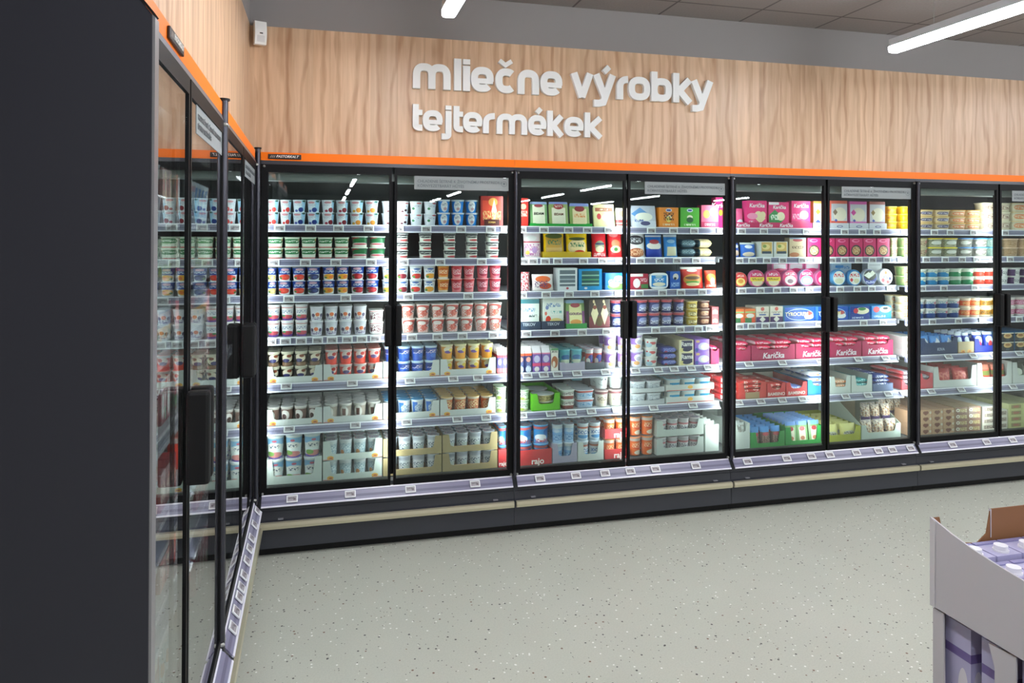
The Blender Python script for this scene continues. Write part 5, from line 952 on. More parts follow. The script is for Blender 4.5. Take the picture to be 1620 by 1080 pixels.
'bar_navy': ('bar', 'snack_bar_pack', 'snack', 'navy and white bar pack', '#1c3c94', [(S, .5, .6, .34, .24, '#e8eef8', 12, 4)], None),
't_muesli': ('cup', 'muesli_cup', 'yoghurt', 'white-lidded cup with brown muesli', '#c8b87c', [(S, .5, .5, .5, .3, '#8a7c40', 14, 6)], '#eef0ec', dict(taper=.86)),
't_brownw': ('tub', 'spread_tub', 'spread', 'white tub with brown berries', '#e4dfd6', [(Rc, .5, .16, 1, .2, '#8c4038'), (S, .5, .6, .36, .14, '#4c4848'), (Rc, .5, .88, 1, .1, '#dfe6dc')], '#e4e8e0'),
't_bluered': ('tub', 'spread_tub', 'spread', 'pale blue tub with red stripe', '#b8cce0', [(Rc, .5, .84, 1, .12, '#d8584c'), (S, .5, .46, .36, .16, '#5c98c4'), (E, .8, .4, .1, .16, '#5c88a8')], '#dfe2ea'),
't_blue1': ('tub', 'spread_tub', 'spread', 'lone turquoise tub on top', '#5cb4c8', [(Rc, .5, .84, 1, .12, '#e8a8a8'), (S, .5, .46, .36, .16, '#d8ecf0')], '#e8d8da'),
'u_brown': ('cup', 'yoghurt_pot', 'yoghurt', 'cream yoghurt pot with brown rim', '#e2dbcb', [(Rc, .5, .86, 1, .08, '#9c6468'), (E, .5, .4, .3, .2, '#d8c8b0'), (S, .5, .5, .3, .12, '#7c6c60')], '#e0c8c8'),
'u_white': ('cup', 'yoghurt_pot', 'yoghurt', 'white yoghurt pot with blue lid', '#e8ecea', [(Rc, .5, .84, 1, .06, '#5c6c84'), (S, .5, .6, .2, .06, '#3c4c5c'), (E, .5, .34, .26, .14, '#b4bcc0'), (E, .5, .38, .24, .12, '#e8ecea')], '#58a8e8'),
't_plain': ('tub', 'curd_tub', 'dairy cup', 'clear-white curd tub', '#dde2e6', [(S, .5, .5, .4, .3, '#a8b0bc')], '#dfe4e8', dict(tin=True)),
't_cyan': ('tub', 'curd_tub', 'dairy cup', 'white curd tub with cyan label', '#e4eae6', [(Rc, .6, .4, .26, .24, '#2fa4d4')], '#b4dcea', dict(tin=True)),
'p_plastic': ('pouch', 'mozzarella_bag', 'cheese', 'crumpled white plastic bag', '#d8dcd8', [(S, .5, .5, .4, .4, '#a8a49c', 6, 6), (E, .4, .5, .2, .2, '#c8bfb0')], None),
'p_pinkbag': ('pouch', 'cheese_bag', 'cheese', 'slanted pink bag', '#ee5a90', [(E, .6, .3, .3, .12, '#e8ecf6'), (S, .5, .2, .3, .08, '#4a78c0')], None),
'x_kar1': ('box', 'cheese_box', 'cheese', 'pink box with heart-shaped cheese', '#ee2478', [(E, .58, .44, .2, .17, '#f0dcae'), (E, .8, .46, .14, .14, '#f0dcae'), (Dm, .68, .34, .26, .2, '#f0dcae'), (E, .28, .42, .26, .12, '#f490b4'), (S, .3, .22, .2, .04, '#f4c0d4')], '#f04890', dict(text=[('Karička', .20, .5, .80, '#f8eef2', .14)])),
'x_kar2': ('box', 'cheese_box', 'cheese', 'pink box with green corner label', '#e82474', [(Dm, .3, .34, .5, .36, '#2f8a44'), (E, .6, .44, .2, .17, '#f2e6c0'), (Rc, .2, .94, .3, .05, '#f4ecf0'), (S, .3, .4, .2, .1, '#e8f4e0')], '#f04890', dict(text=[('Karička', .18, .52, .78, '#f8eef2', .14)])),
'x_kar3': ('box', 'cheese_box', 'cheese', 'pink box with round cheese', '#ee2478', [(E, .66, .48, .23, .16, '#f2e6be'), (Rc, .5, .1, .5, .16, '#d01c64'), (Rc, .35, .04, .18, .03, '#e8e0e4'), (S, .3, .42, .24, .1, '#f8b0cc')], '#f04890', dict(text=[('Karička', .20, .5, .80, '#f8eef2', .14)])),
'x_ch_or': ('box', 'soft_cheese_box', 'cheese', 'white box with orange diamond', '#e4dcd4', [(Rc, .5, .96, 1, .05, '#f09a48'), (Rc, .5, .56, .5, .3, '#f0dfc0'), (Dm, .3, .6, .18, .11, '#ec9a3c'), (Dm, .3, .22, .2, .1, '#4a5ab0'), (Rc, .5, .17, 1, .03, '#f0a860')], '#f09a48'),
'x_ch_co': ('box', 'soft_cheese_box', 'cheese', 'silver box with coral top', '#d0cbd2', [(Rc, .5, .95, 1, .06, '#ea6a58'), (E, .55, .5, .4, .26, '#efe2cc'), (Dm, .25, .58, .15, .12, '#8c7058'), (Rc, .5, .22, 1, .04, '#e8503c'), (Dm, .3, .28, .1, .06, '#4a5ab0')], '#ee7a68'),
'x_ch_ma': ('box', 'soft_cheese_box', 'cheese', 'silver box with magenta top', '#d2cdd8', [(Rc, .5, .95, 1, .06, '#e45cb0'), (E, .5, .5, .4, .26, '#efe2cc'), (Dm, .2, .58, .16, .12, '#d83c9c'), (Rc, .5, .22, 1, .03, '#e070b8'), (Dm, .25, .28, .1, .06, '#4a5ab0')], '#ea70bc'),
'x_ch_br': ('box', 'soft_cheese_box', 'cheese', 'silver box with brown top', '#cec9d0', [(Rc, .5, .95, 1, .06, '#a85c58'), (E, .55, .5, .4, .26, '#efe2cc'), (Dm, .22, .58, .14, .11, '#9c7c48'), (Dm, .25, .28, .1, .06, '#4a5ab0'), (Rc, .5, .22, 1, .02, '#b07890')], '#b0645c'),
's_yell2': ('tub', 'spread_tub', 'spread', 'bright yellow butter tub', '#f2b808', [(E, .5, .5, .34, .26, '#e49a0c'), (S, .5, .5, .3, .1, '#a8603c')], '#f6da6c'),
'p_bluew': ('pouch', 'cheese_bag', 'cheese', 'narrow blue and white bag', '#3458b8', [(E, .5, .3, .4, .2, '#ecc8b0'), (E, .5, .8, .4, .12, '#e8ecf4')], None),
'p_bluep': ('pouch', 'cheese_bag', 'cheese', 'blue bag with mozzarella picture', '#2468c8', [(E, .5, .72, .26, .12, '#e8eef8'), (E, .5, .2, .4, .16, '#e8d8c0'), (Rc, .5, .94, .5, .06, '#e4ece8')], None),
'x_photo': ('box', 'cheese_box', 'cheese', 'white box with cheese photo', '#d6d9d4', [(Rc, .55, .6, .38, .36, '#d8b060'), (E, .5, .66, .28, .18, '#efd890'), (Rc, .55, .3, .34, .08, '#3a4a5c'), (E, .4, .7, .14, .1, '#8ca048')], '#d8ddd4'),
'x_kraft': ('box', 'cheese_box', 'cheese', 'kraft-brown cheese box', '#c4ae8c', [(E, .5, .88, .3, .08, '#a84048'), (Rc, .5, .97, 1, .04, '#8c9cb0'), (S, .5, .5, .34, .07, '#5a4430'), (E, .3, .12, .3, .12, '#b06c44')], '#b8a484'),
'x_mag': ('box', 'cheese_box', 'cheese', 'magenta box with bowl picture', '#c81c60', [(E, .5, .34, .4, .3, '#3c3034'), (E, .5, .34, .3, .22, '#d8bc8c'), (S, .5, .34, .26, .2, '#a86c3c', 12, 12), (E, .45, .86, .3, .09, '#ec7ca4'), (E, .5, .87, .2, .05, '#c81c60')], '#b81858'),
't_kraft': ('tub', 'spread_tub', 'spread', 'pale kraft and green tub', '#c4b894', [(Rc, .14, .5, .2, .5, '#7a9858'), (S, .5, .45, .4, .26, '#8c6858'), (E, .7, .6, .12, .2, '#b86c64')], '#b8b48c'),
'r_red': ('disc', 'round_cheese_box', 'cheese', 'red round box, yellow centre', '#d83838', [(E, .5, .36, .34, .26, '#f0d880'), (E, .5, .4, .2, .14, '#d89040'), (S, .5, .76, .26, .07, '#f6e8e0')], '#d88880'),
'r_pinky': ('disc', 'round_cheese_box', 'cheese', 'pink round box, yellow band', '#dc2868', [(E, .5, .3, .36, .24, '#e8d8b0'), (Rc, .5, .46, .5, .12, '#f0d040'), (S, .5, .46, .34, .05, '#5a4c20'), (S, .5, .74, .32, .08, '#f8e8f0')], '#f07cb0'),
'r_pinkw': ('disc', 'round_cheese_box', 'cheese', 'pink round box, white centre', '#dc2868', [(E, .5, .38, .38, .28, '#ecdcdc'), (E, .5, .32, .2, .13, '#8c6c78'), (S, .5, .76, .32, .08, '#f8e8f0')], '#f07cb0'),
'r_pinkb': ('disc', 'round_cheese_box', 'cheese', 'pink round box, blue centre', '#dc2868', [(E, .5, .36, .4, .28, '#8cc4e4'), (E, .5, .34, .26, .16, '#f0ece0'), (S, .5, .76, .32, .08, '#f8e8f0')], '#b0b8dc'),
'r_pink': ('disc', 'round_cheese_box', 'cheese', 'plain pink round box', '#dc2868', [(E, .5, .4, .3, .22, '#f0dce0'), (E, .5, .4, .12, .1, '#c03060')], '#f07cb0'),
'r_blue': ('disc', 'round_cheese_box', 'cheese', 'blue-rimmed round box, red script', '#2c84c4', [(E, .5, .48, .42, .42, '#e6e8e2'), (S, .5, .64, .34, .1, '#d02c3c', 18, 8), (E, .5, .3, .3, .16, '#d8d8b8')], '#58a8dc'),
'r_blue2': ('disc', 'round_cheese_box', 'cheese', 'blue-rimmed round box, red heart', '#2c8ccc', [(E, .5, .48, .42, .42, '#e6e8e2'), (S, .5, .66, .34, .1, '#d02c3c', 18, 8), (Dm, .26, .36, .13, .14, '#d02c3c'), (E, .62, .3, .2, .14, '#d8d0a8')], '#4ca0e0'),
'r_navy': ('disc', 'round_cheese_box', 'cheese', 'navy round box with white cheese', '#1c2c88', [(E, .5, .62, .44, .32, '#2c3028'), (Dm, .4, .62, .36, .2, '#eceee0'), (Dm, .68, .74, .2, .18, '#dfe2d0'), (S, .5, .2, .34, .07, '#c8d0f0')], '#e4e6ee'),
'r_white': ('disc', 'round_cheese_box', 'cheese', 'white round box with wreath', '#d6dae6', [(E, .5, .5, .42, .42, '#e8eaf0'), (S, .5, .5, .3, .1, '#4c5c7c'), (E, .5, .76, .09, .1, '#ec8c58'), (E, .28, .3, .12, .12, '#b84c58'), (E, .62, .2, .12, .1, '#c05c5c'), (E, .78, .4, .08, .1, '#3c3c70')], '#e6e8ee'),
'x_pinkb': ('box', 'cheese_box', 'cheese', 'pink box standing behind round boxes', '#f06ca4', [(Rc, .5, .86, .4, .1, '#ece0e8'), (E, .5, .7, .3, .08, '#e82474')], '#f48cb8'),
'x_bluewb': ('box', 'cheese_box', 'cheese', 'pale blue box behind round boxes', '#bcdcf4', [(Rc, .4, .84, .2, .06, '#2c90e0'), (S, .6, .8, .3, .06, '#4c9ce0')], '#bcdcf4'),
'x_whiteb': ('box', 'cheese_box', 'cheese', 'white box behind round boxes', '#e4e6e8', [(Rc, .5, .92, .4, .04, '#c8ccd0')], '#dcdee2'),
'x_orgr': ('box', 'soup_box', 'cheese', 'orange and green small box', '#ee7c40', [(E, .5, .5, .4, .16, '#ece4dc'), (Rc, .4, .14, .5, .2, '#3c7c4c'), (Rc, .85, .14, .2, .2, '#e85c3c'), (Rc, .5, .76, .5, .05, '#9cc888')], '#f08c58'),
'x_cream': ('box', 'soup_box', 'cheese', 'cream box with dark base', '#e6ddcc', [(E, .5, .84, .14, .12, '#d86458'), (S, .5, .62, .4, .05, '#8c8478'), (Rc, .5, .48, .26, .04, '#3c5ca0'), (Rc, .5, .14, .5, .2, '#4c2c64'), (Dm, .5, .18, .24, .2, '#eee8dc')], '#e8e4d4'),
'x_tyro': ('box', 'long_cheese_box', 'cheese', 'long blue cheese box', '#2458b4', [(E, .48, .48, .44, .42, '#c8dcf0'), (E, .48, .48, .42, .38, '#2450a8'), (E, .78, .32, .15, .2, '#eef0ec'), (E, .78, .55, .1, .14, '#c85c58')], '#78b8ec', dict(text=[('TYROCREM', .36, .38, .5, '#ece0a8', .1)])),
'x_tosca': ('box', 'long_cheese_box', 'cheese', 'navy box with canape picture', '#1c3c94', [(E, .62, .66, .36, .26, '#ece4c4'), (E, .62, .8, .2, .12, '#4c8c4c'), (E, .3, .66, .12, .2, '#cc3848'), (S, .4, .14, .3, .07, '#c8d8f4')], '#3c90d8'),
'x_tosca2': ('box', 'long_cheese_box', 'cheese', 'light blue box with tomato picture', '#2c84cc', [(E, .24, .72, .16, .22, '#d83c44'), (E, .7, .72, .28, .24, '#eceee8'), (E, .7, .8, .14, .1, '#2c3438'), (S, .4, .2, .3, .07, '#c8e4f4')], '#3ca0e0'),
'f_redw': ('flow', 'sausage_pack', 'cheese', 'clear pack with red stripe', '#c8c2cc', [(Rc, .14, .5, .1, .5, '#c83c44'), (S, .6, .5, .34, .3, '#8c848c', 9, 4), (Rc, .5, .12, .5, .1, '#c02c34')], None),
'p_salami': ('pouch', 'sausage_bag', 'sausage', 'blue-topped bag of brown sausage', '#7a5a50', [(Rc, .5, .86, .5, .14, '#4898e0'), (E, .5, .62, .34, .09, '#c04850'), (S, .5, .34, .4, .2, '#a88478', 8, 8)], None),
'q_green': ('lean', 'cheese_pack', 'cheese', 'blue-topped green pack', '#7ca868', [(Rc, .5, .92, .5, .1, '#6c9ce0'), (Rc, .5, .38, .3, .34, '#ece4c8'), (E, .5, .66, .24, .1, '#b83840'), (E, .5, .24, .2, .09, '#c87c5c')], '#7ca868'),
'p_yelp': ('pouch', 'cheese_bag', 'cheese', 'pale yellow bag', '#e4de88', [(E, .5, .4, .36, .18, '#c8c8b4'), (S, .5, .4, .3, .12, '#5c5c54')], None),
'p_snack': ('pouch', 'snack_bag', 'snack', 'clear bag of orange snacks', '#b4aaa4', [(E, .5, .5, .46, .36, '#c08c5c'), (S, .5, .55, .5, .4, '#78605c', 9, 9), (S, .5, .5, .5, .45, '#dccab0', 7, 7), (Rc, .5, .14, .5, .13, '#5a4478')], None),
'x_heart': ('box', 'biscuit_box', 'snack', 'tan box with heart print', '#c49c78', [(E, .38, .56, .16, .22, '#7c4434'), (E, .58, .56, .16, .22, '#7c4434'), (Dm, .48, .42, .26, .34, '#7c4434'), (E, .92, .5, .1, .22, '#d8ccb4')], '#e4b490'),
'x_coffee': ('box', 'biscuit_box', 'snack', 'brown box with coffee print', '#8e6656', [(E, .2, .5, .15, .28, '#ddd8c4'), (E, .2, .5, .06, .11, '#8e6656'), (E, .64, .45, .28, .26, '#ab8a58'), (S, .64, .45, .3, .3, '#c8bc8c', 10, 6)], '#d0b490'),
'x_wcoffee': ('box', 'biscuit_box', 'snack', 'whitish box with grey print', '#ddd5c4', [(Rc, .5, .5, .4, .3, '#b4a494'), (S, .5, .5, .34, .24, '#6c5c54', 10, 6)], '#e8e8e4'),
'x_navyf': ('box', 'dinner_box', 'snack', 'navy box with pastry picture', '#20262e', [(E, .5, .66, .34, .28, '#d4b078'), (E, .5, .7, .2, .14, '#a06c38'), (Rc, .5, .96, 1, .06, '#e0d8c0'), (E, .5, .2, .16, .12, '#46525e')], '#2f7cb0'),
'p_bwpack': ('pouch', 'cheese_bag', 'cheese', 'blue and white striped pack', '#4c94e0', [(Dm, .6, .5, .4, .4, '#d8dce4'), (E, .25, .4, .14, .3, '#2c60b0')], None),
'p_blueb': ('pouch', 'cheese_bag', 'cheese', 'royal blue bag', '#1c3cb0', [(E, .5, .6, .36, .2, '#d8e8f0'), (E, .5, .4, .2, .16, '#d04050'), (Rc, .5, .92, .5, .07, '#e4ecf4')], None),
'p_redmeat': ('pouch', 'sausage_bag', 'sausage', 'deep red vacuum pack', '#c03030', [(S, .5, .5, .4, .3, '#e07868', 8, 8)], None),
'p_redgreen': ('pouch', 'sausage_bag', 'sausage', 'orange and green banded pack', '#e04c3c', [(Rc, .5, .58, .5, .12, '#7c8440'), (Rc, .5, .88, .5, .12, '#f09078')], None),
'p_green': ('pouch', 'sausage_bag', 'sausage', 'dark green and white pack', '#34402c', [(E, .4, .6, .3, .2, '#d8dccc'), (E, .6, .3, .2, .14, '#5c8c4c')], None),
'x_ygreen': ('box', 'biscuit_box', 'snack', 'yellow-green flat box', '#c8c884', [(Rc, .45, .5, .3, .3, '#9c8c5c'), (E, .45, .5, .2, .18, '#b46c54')], '#dcdca4'),
's_rama': ('tub', 'margarine_tub', 'spread', 'cream tub with navy logo', '#ecd2a8', [(E, .5, .5, .26, .22, '#4a4478'), (S, .5, .5, .2, .1, '#e8e0e8')], '#f0c458'),
's_rama2': ('tub', 'margarine_tub', 'spread', 'cream tub with orange logo', '#eccca0', [(E, .5, .45, .34, .24, '#ec8048'), (S, .5, .45, .26, .12, '#f8e8c8')], '#f0b028'),
's_big': ('tub', 'margarine_tub', 'spread', 'large cream tub, brown frame print', '#efe2c4', [(Rc, .5, .5, .34, .26, '#b89488'), (Rc, .5, .5, .30, .2, '#ecdcc4'), (S, .5, .5, .28, .14, '#8c5c50')], '#efe6cc'),
's_big2': ('tub', 'margarine_tub', 'spread', 'large cream tub, orange print', '#efe2c4', [(E, .5, .5, .3, .26, '#ec8850'), (S, .5, .5, .28, .14, '#f4e0c0')], '#f0d49c'),
's_ylid': ('tub', 'margarine_tub', 'spread', 'pale tub with yellow lid', '#b8b498', [(S, .5, .5, .4, .3, '#5c6c48'), (E, .5, .5, .2, .2, '#dcdcd0')], '#f2dc10', dict(lidth=.14)),
's_blid': ('tub', 'margarine_tub', 'spread', 'grey tub with blue lid', '#aca89c', [(S, .5, .5, .4, .3, '#5c5448'), (E, .4, .5, .2, .2, '#d8d4c8')], '#4898e4', dict(lidth=.14)),
's_tlid': ('tub', 'margarine_tub', 'spread', 'pale tub with teal lid', '#a8c0b4', [(S, .5, .5, .4, .3, '#7c988c')], '#50a8c4', dict(lidth=.14)),
's_olid': ('tub', 'margarine_tub', 'spread', 'peach tub with pale lid', '#ccac88', [(S, .5, .5, .4, .3, '#ac8458')], '#ecc8a8', dict(lidth=.14)),
'g_blue': ('cup', 'sour_cream_cup', 'dairy cup', 'wide white and blue cup', '#e6ece0', [(E, .4, .1, .7, .5, '#1c84bc'), (E, .8, .6, .3, .2, '#dce4c8'), (S, .5, .7, .3, .1, '#8c9c94')], '#f0f2ea', dict(taper=.86)),
'g_green': ('cup', 'sour_cream_cup', 'dairy cup', 'wide white and green cup', '#e6ecdc', [(E, .4, .1, .7, .5, '#1c8c58'), (E, .8, .6, .3, .2, '#dce4c8')], '#f0f2ea', dict(taper=.86)),
'g_red': ('cup', 'sour_cream_cup', 'dairy cup', 'wide white and red cup', '#efe6dc', [(E, .4, .1, .7, .5, '#d8402c'), (E, .8, .6, .3, .2, '#e4dcc8')], '#f0f2ea', dict(taper=.86)),
'g_purple': ('cup', 'sour_cream_cup', 'dairy cup', 'wide white and purple cup', '#e8e8e4', [(Rc, .15, .4, .2, .4, '#4c2c60'), (Rc, .85, .4, .12, .4, '#5c3c70'), (S, .5, .4, .2, .2, '#6c6c74')], '#f0f2ec', dict(taper=.86)),
'h_navy': ('cup', 'curd_cup', 'dairy cup', 'white cup with navy base', '#eae8e2', [(E, .4, .02, .6, .5, '#1f4484'), (E, .7, .6, .14, .14, '#c86c7c'), (S, .4, .64, .2, .12, '#4c8498')], '#f0f0ea', dict(taper=.82)),
'h_orange': ('cup', 'curd_cup', 'dairy cup', 'cream cup with orange-red band', '#efd8bc', [(Rc, .5, .46, 1, .26, '#ea5c34'), (S, .5, .46, .4, .18, '#f4c47c')], '#f2ece0', dict(taper=.82)),
'h_yellow': ('cup', 'curd_cup', 'dairy cup', 'cream cup with mustard band', '#ebdcbc', [(Rc, .5, .46, 1, .26, '#c48828'), (S, .5, .46, .4, .18, '#4c4838')], '#f2ece0', dict(taper=.82)),
'h_pink': ('cup', 'curd_cup', 'dairy cup', 'white cup with pink band', '#ebe2dc', [(Rc, .5, .46, 1, .26, '#cc5c88'), (S, .5, .46, .4, .18, '#f0c8d8')], '#f2ece8', dict(taper=.82)),
}
TOPR = {'b_straw': 1}
MCACHE = {}
def good_meshes(key, w, h, d):
    """meshes of one article: [(part name, mesh, local offset), ...], the first one is the thing itself"""
    ck = (key, round(w, 4), round(h, 4), round(d, 4))
    if ck in MCACHE: return MCACHE[ck]
    e = D[key]; sh, nm, cat, look, base, pr, second = e[:7]; ex = e[7] if len(e) > 7 else {}
    mk = ('print', key)
    if mk not in MCACHE: MCACHE[mk] = printed(look, base, pr, .36)
    m = MCACHE[mk]; sec = mat(second, .36) if second else None; parts = []
    if sh in ('cup', 'tub'):
        sup = 1. if sh == 'cup' else .5; tp = ex.get('taper', .78 if sh == 'cup' else .86)
        parts.append((nm, cup_body(w, h, d, m, tp, sup), (0, 0, 0)))
        th = ex.get('lidth', .10 if sh == 'tub' else .02)
        if ex.get('tin'):
            lk = ('foil', second)
            if lk not in MCACHE: MCACHE[lk] = printed('foil lid', second, [(E, .5, .5, .36, .34, '#dfe6ee'), (S, .5, .5, .4, .4, '#d8a4a8', 9, 7), (S, .5, .5, .3, .24, '#88a0b8', 11, 9)], .3)
            sec = MCACHE[lk]
        parts.append(('lid', lid_mesh(w, h, d, sec, sup, th), (0, 0, 0)))
    elif sh == 'box': parts.append((nm, box_mesh(w, h*.985, d, m, sec), (0, 0, 0)))
    elif sh == 'lean': parts.append((nm, lean_mesh(w, h, d, m, sec), (0, 0, 0)))
    elif sh == 'pouch': parts.append((nm, pouch_mesh(w, h, d, m), (0, 0, 0)))
    elif sh in ('flow', 'bar'): parts.append((nm, flow_mesh(w, h, d, m), (0, 0, 0)))
    elif sh == 'disc': parts.append((nm, disc_mesh(w, h, d, m, sec), (0, 0, 0)))
    elif sh == 'carton': parts.append((nm, carton_mesh(w, h, d, m, sec), (0, 0, 0)))
    elif sh == 'oval': parts.append((nm, oval_mesh(w, h, d, m, sec), (0, 0, 0)))
    for (s, size, u, v, col, off) in ex.get('text', []):
        lean = .16 if sh == 'lean' else 0
        me = text_mesh(s, size*h, mat(col, .45), .02, off if off > .1 else 0)
        parts.append(('lettering', me, ((u-.5)*w, v*h*lean-.0012-(0 if not lean else .001), v*h)))
    MCACHE[ck] = parts
    return parts

ROWN = {1: 'top', 2: 'second', 3: 'third', 4: 'fourth', 5: 'fifth', 6: 'sixth', 7: 'bottom'}
REG = []       # everything placed, for the labels
def put(key, w, h, d, frame, x, y, z, row, layer, nl, dr, nd, rot=0):
    parts = good_meshes(key, w, h, d); fr, ang = frame
    loc = fr @ Vector((x, y, z)); o = obj(D[key][1], parts[0][1], None, loc, ang+rot)
    for pn, me, off in parts[1:]: obj(pn, me, o, off)
    REG.append(dict(o=o, key=key, x=x, y=y, row=row, layer=layer, nl=nl, dr=dr, nd=nd, left=abs(ang) > .1))
    return o
IDN = (Matrix.Identity(4), 0.)
TRD = {   # cardboard trays: colour, look, inner colour, text
'tr_white': ('#c9cdc8', 'pale grey card tray, oval prints', None, ['ovals']), 'tr_plain': ('#cdd4cc', 'plain pale card tray', None, []), 'tr_white2': ('#c8d2c8', 'white card tray, oval prints', None, ['ovals']),
'tr_plain2': ('#c2cac2', 'pale green-grey card tray', None, []), 'tr_kraft': ('#a89468', 'brown cardboard tray', '#e0b888', []), 'tr_rajo': ('#c62f34', 'red card tray', '#b02a2e', [('rajo', .045, .60, .018, '#f6efe8', 0)]),
'tr_green': ('#18a83c', 'low green card tray', None, []), 'tr_greens': ('#20983c', 'green card tray', None, []), 'tr_yellow': ('#c8a414', 'low yellow card tray', None, []), 'tr_tekov': ('#33445c', 'navy card tray', None, [('TEKOV', .022, .5, .028, '#c4ccd8', 0)]),
'tr_lav': ('#aaa4b8', 'speckled lavender card tray', None, []), 'tr_dark': ('#3c4450', 'dark card tray', None, []), 'tr_kar0': ('#b01450', 'narrow magenta card tray', None, []), 'tr_kar': ('#b01450', 'magenta card tray', None, [('Karička', .046, .5, .026, '#f0e4ea', .18)]),
'tr_kar_t': ('#d02060', 'long low pink card tray', None, [('Karička', .028, .11, .016, '#f6e8ee', .18), ('Karička', .028, .40, .016, '#f6e8ee', .18), ('Karička', .028, .66, .016, '#f6e8ee', .18)]), 'tr_lime': ('#62b81c', 'lime green card tray', None, []), 'tr_grey': ('#bcbfc0', 'low grey card tray', None, []),
'tr_whitel': ('#cbcfc8', 'low white card tray, red edge', None, ['edge']), 'tr_whitelogo': ('#d4d2da', 'low white card tray, oval crest', None, ['crest']), 'tr_redk': ('#d03a34', 'red card tray with kraft middle', None, ['kraft']), 'tr_bamb': ('#cc2c30', 'red card tray, white lettering', '#c8bfb0', [('BAMBINO', .026, .5, .018, '#f0dcd4', 0)]),
'tr_blue': ('#1c78b8', 'blue card tray', None, []), 'tr_navyp': ('#5c6c90', 'low blue-grey card tray', None, []), 'tr_redw': ('#c44850', 'low red card tray', None, []), 'tr_yelp': ('#b8bc30', 'yellow-green card tray', None, []), 'tr_snack': ('#c4d0c4', 'tall pale sloping display tray', '#d8c8a0', []),
'tr_kiva': ('#22345c', 'navy card tray, white lettering', None, [('KIVA', .026, .55, .03, '#aab4c8', 0)]), 'tr_kraftp': ('#c8b48c', 'tan card tray', None, ['ovals']), 'tr_navyb': ('#1c2c94', 'royal blue card tray', None, []), 'tr_whitelg': ('#cdcfca', 'large white card tray', None, []),
}
def tray_mesh(w, hs, hf, hb, d, mats, t=.0025):
    b = MB(); nw = min(.2*w, .035); W2 = w/2
    b.box(-W2+t, W2-t, t, d-t, 0, t, 1)
    for s in (-1, 1):
        x0, x1 = sorted((s*W2, s*(W2-t))); b.prism([(t, 0), (d, 0), (d, hb), (d*.55, hb), (t, hs)], 'x', x0, x1, 0)
    b.box(-W2+t, W2-t, d-t, d, 0, hb, 1)
    if hf >= hs-.002: b.box(-W2, W2, 0, t, 0, hs, 0)
    else:
        r = min((hs-hf)*.6, .012)
        b.prism([(-W2, 0), (W2, 0), (W2, hs), (W2-nw+r*.2, hs), (W2-nw, hs-r), (W2-nw-r*.6, hf+r*.6), (W2-nw-r*1.8, hf), (-W2+nw+r*1.8, hf), (-W2+nw+r*.6, hf+r*.6), (-W2+nw, hs-r), (-W2+nw-r*.2, hs), (-W2, hs)], 'y', 0, t, 0)
        b.box(-W2+nw+r*1.8, W2-nw-r*1.8, .0003, t-.0003, hf, hf+.0015, 1)
    return b.mesh('display_tray', mats, (-W2, W2, 0, max(hs, .01)))
def oval_print(rx, rz, col, y=-.0006):
    b = MB(); b.face([(rx*math.cos(a*PI/8), y, rz*math.sin(a*PI/8)) for a in range(16)]); return b.mesh('print', mat(col, .5), recalc=False)
OVY = oval_print(.0165, .010, '#e8b048'); OVR = oval_print(.0095, .004, '#b85c3c', -.001); CREST = oval_print(.022, .007, '#5c5c94'); CRW = oval_print(.015, .0035, '#dcd8e4', -.001)
def flat(name, w, h, col, y=-.0006):
    b = MB(); b.face([(-w/2, y, 0), (w/2, y, 0), (w/2, y, h), (-w/2, y, h)]); return b.mesh(name, mat(col, .5), recalc=False)
def put_tray(m, r, key, x0, x1, hs, hf, hb, d, y, z):
    col, look, inner, ex = TRD[key]; w = x1-x0-.002; xc = (x0+x1)/2
    o = obj('display_tray', tray_mesh(w, hs, hf, hb, d, [mat(col, .6), mat(inner or col, .7)]), None, (xc, y, z))
    for e in ex:
        if e == 'ovals':
            for s in (-1, 1):
                q = obj('print', OVY, o, (s*(w/2-.036), 0, .012)); obj('print', OVR, o, (s*(w/2-.036)+.002, 0, .011))
                obj('print', flat('print', .05, .0025, '#c8383c'), o, (s*(w/2-.026), 0, .002))
        elif e == 'edge': obj('print', flat('print', w*.98, .004, '#d8685c'), o); obj('print', OVY, o, (0, 0, hf*.55))
        elif e == 'crest': obj('print', CREST, o, (.0, 0, .014)); obj('print', CRW, o, (.0, 0, .014))
        elif e == 'kraft': obj('print', flat('print', w*.5, hf, '#a88c64'), o)
        else:
            s, size, u, v, c, shear = e; tm = text_mesh(s, size, mat(c, .5), .02, shear); wid = tm.vertices and max(q.co.x for q in tm.vertices)-min(q.co.x for q in tm.vertices)
            if wid > w*.95: 
                sc = w*.9/wid; tm = text_mesh(s, size*sc, mat(c, .5), .02, shear)
                wid = w*.9
            xx = (u-.5)*w; xx = max(-w/2+wid/2+.002, min(w/2-wid/2-.002, xx)); obj('lettering', tm, o, (xx, -.0008, v))
    REG.append(dict(o=o, key=key, x=xc, y=y, row=r, layer=int(z > SZ[r]+.03), nl=1, dr=0, nd=1, left=False, tray=look, zt=z))
for (m, r, key, x0, x1, hs, hf, hb, d, y, z, k) in TRAYS: put_tray(m, r, key, x0, x1, hs, hf, hb, d, y, z)
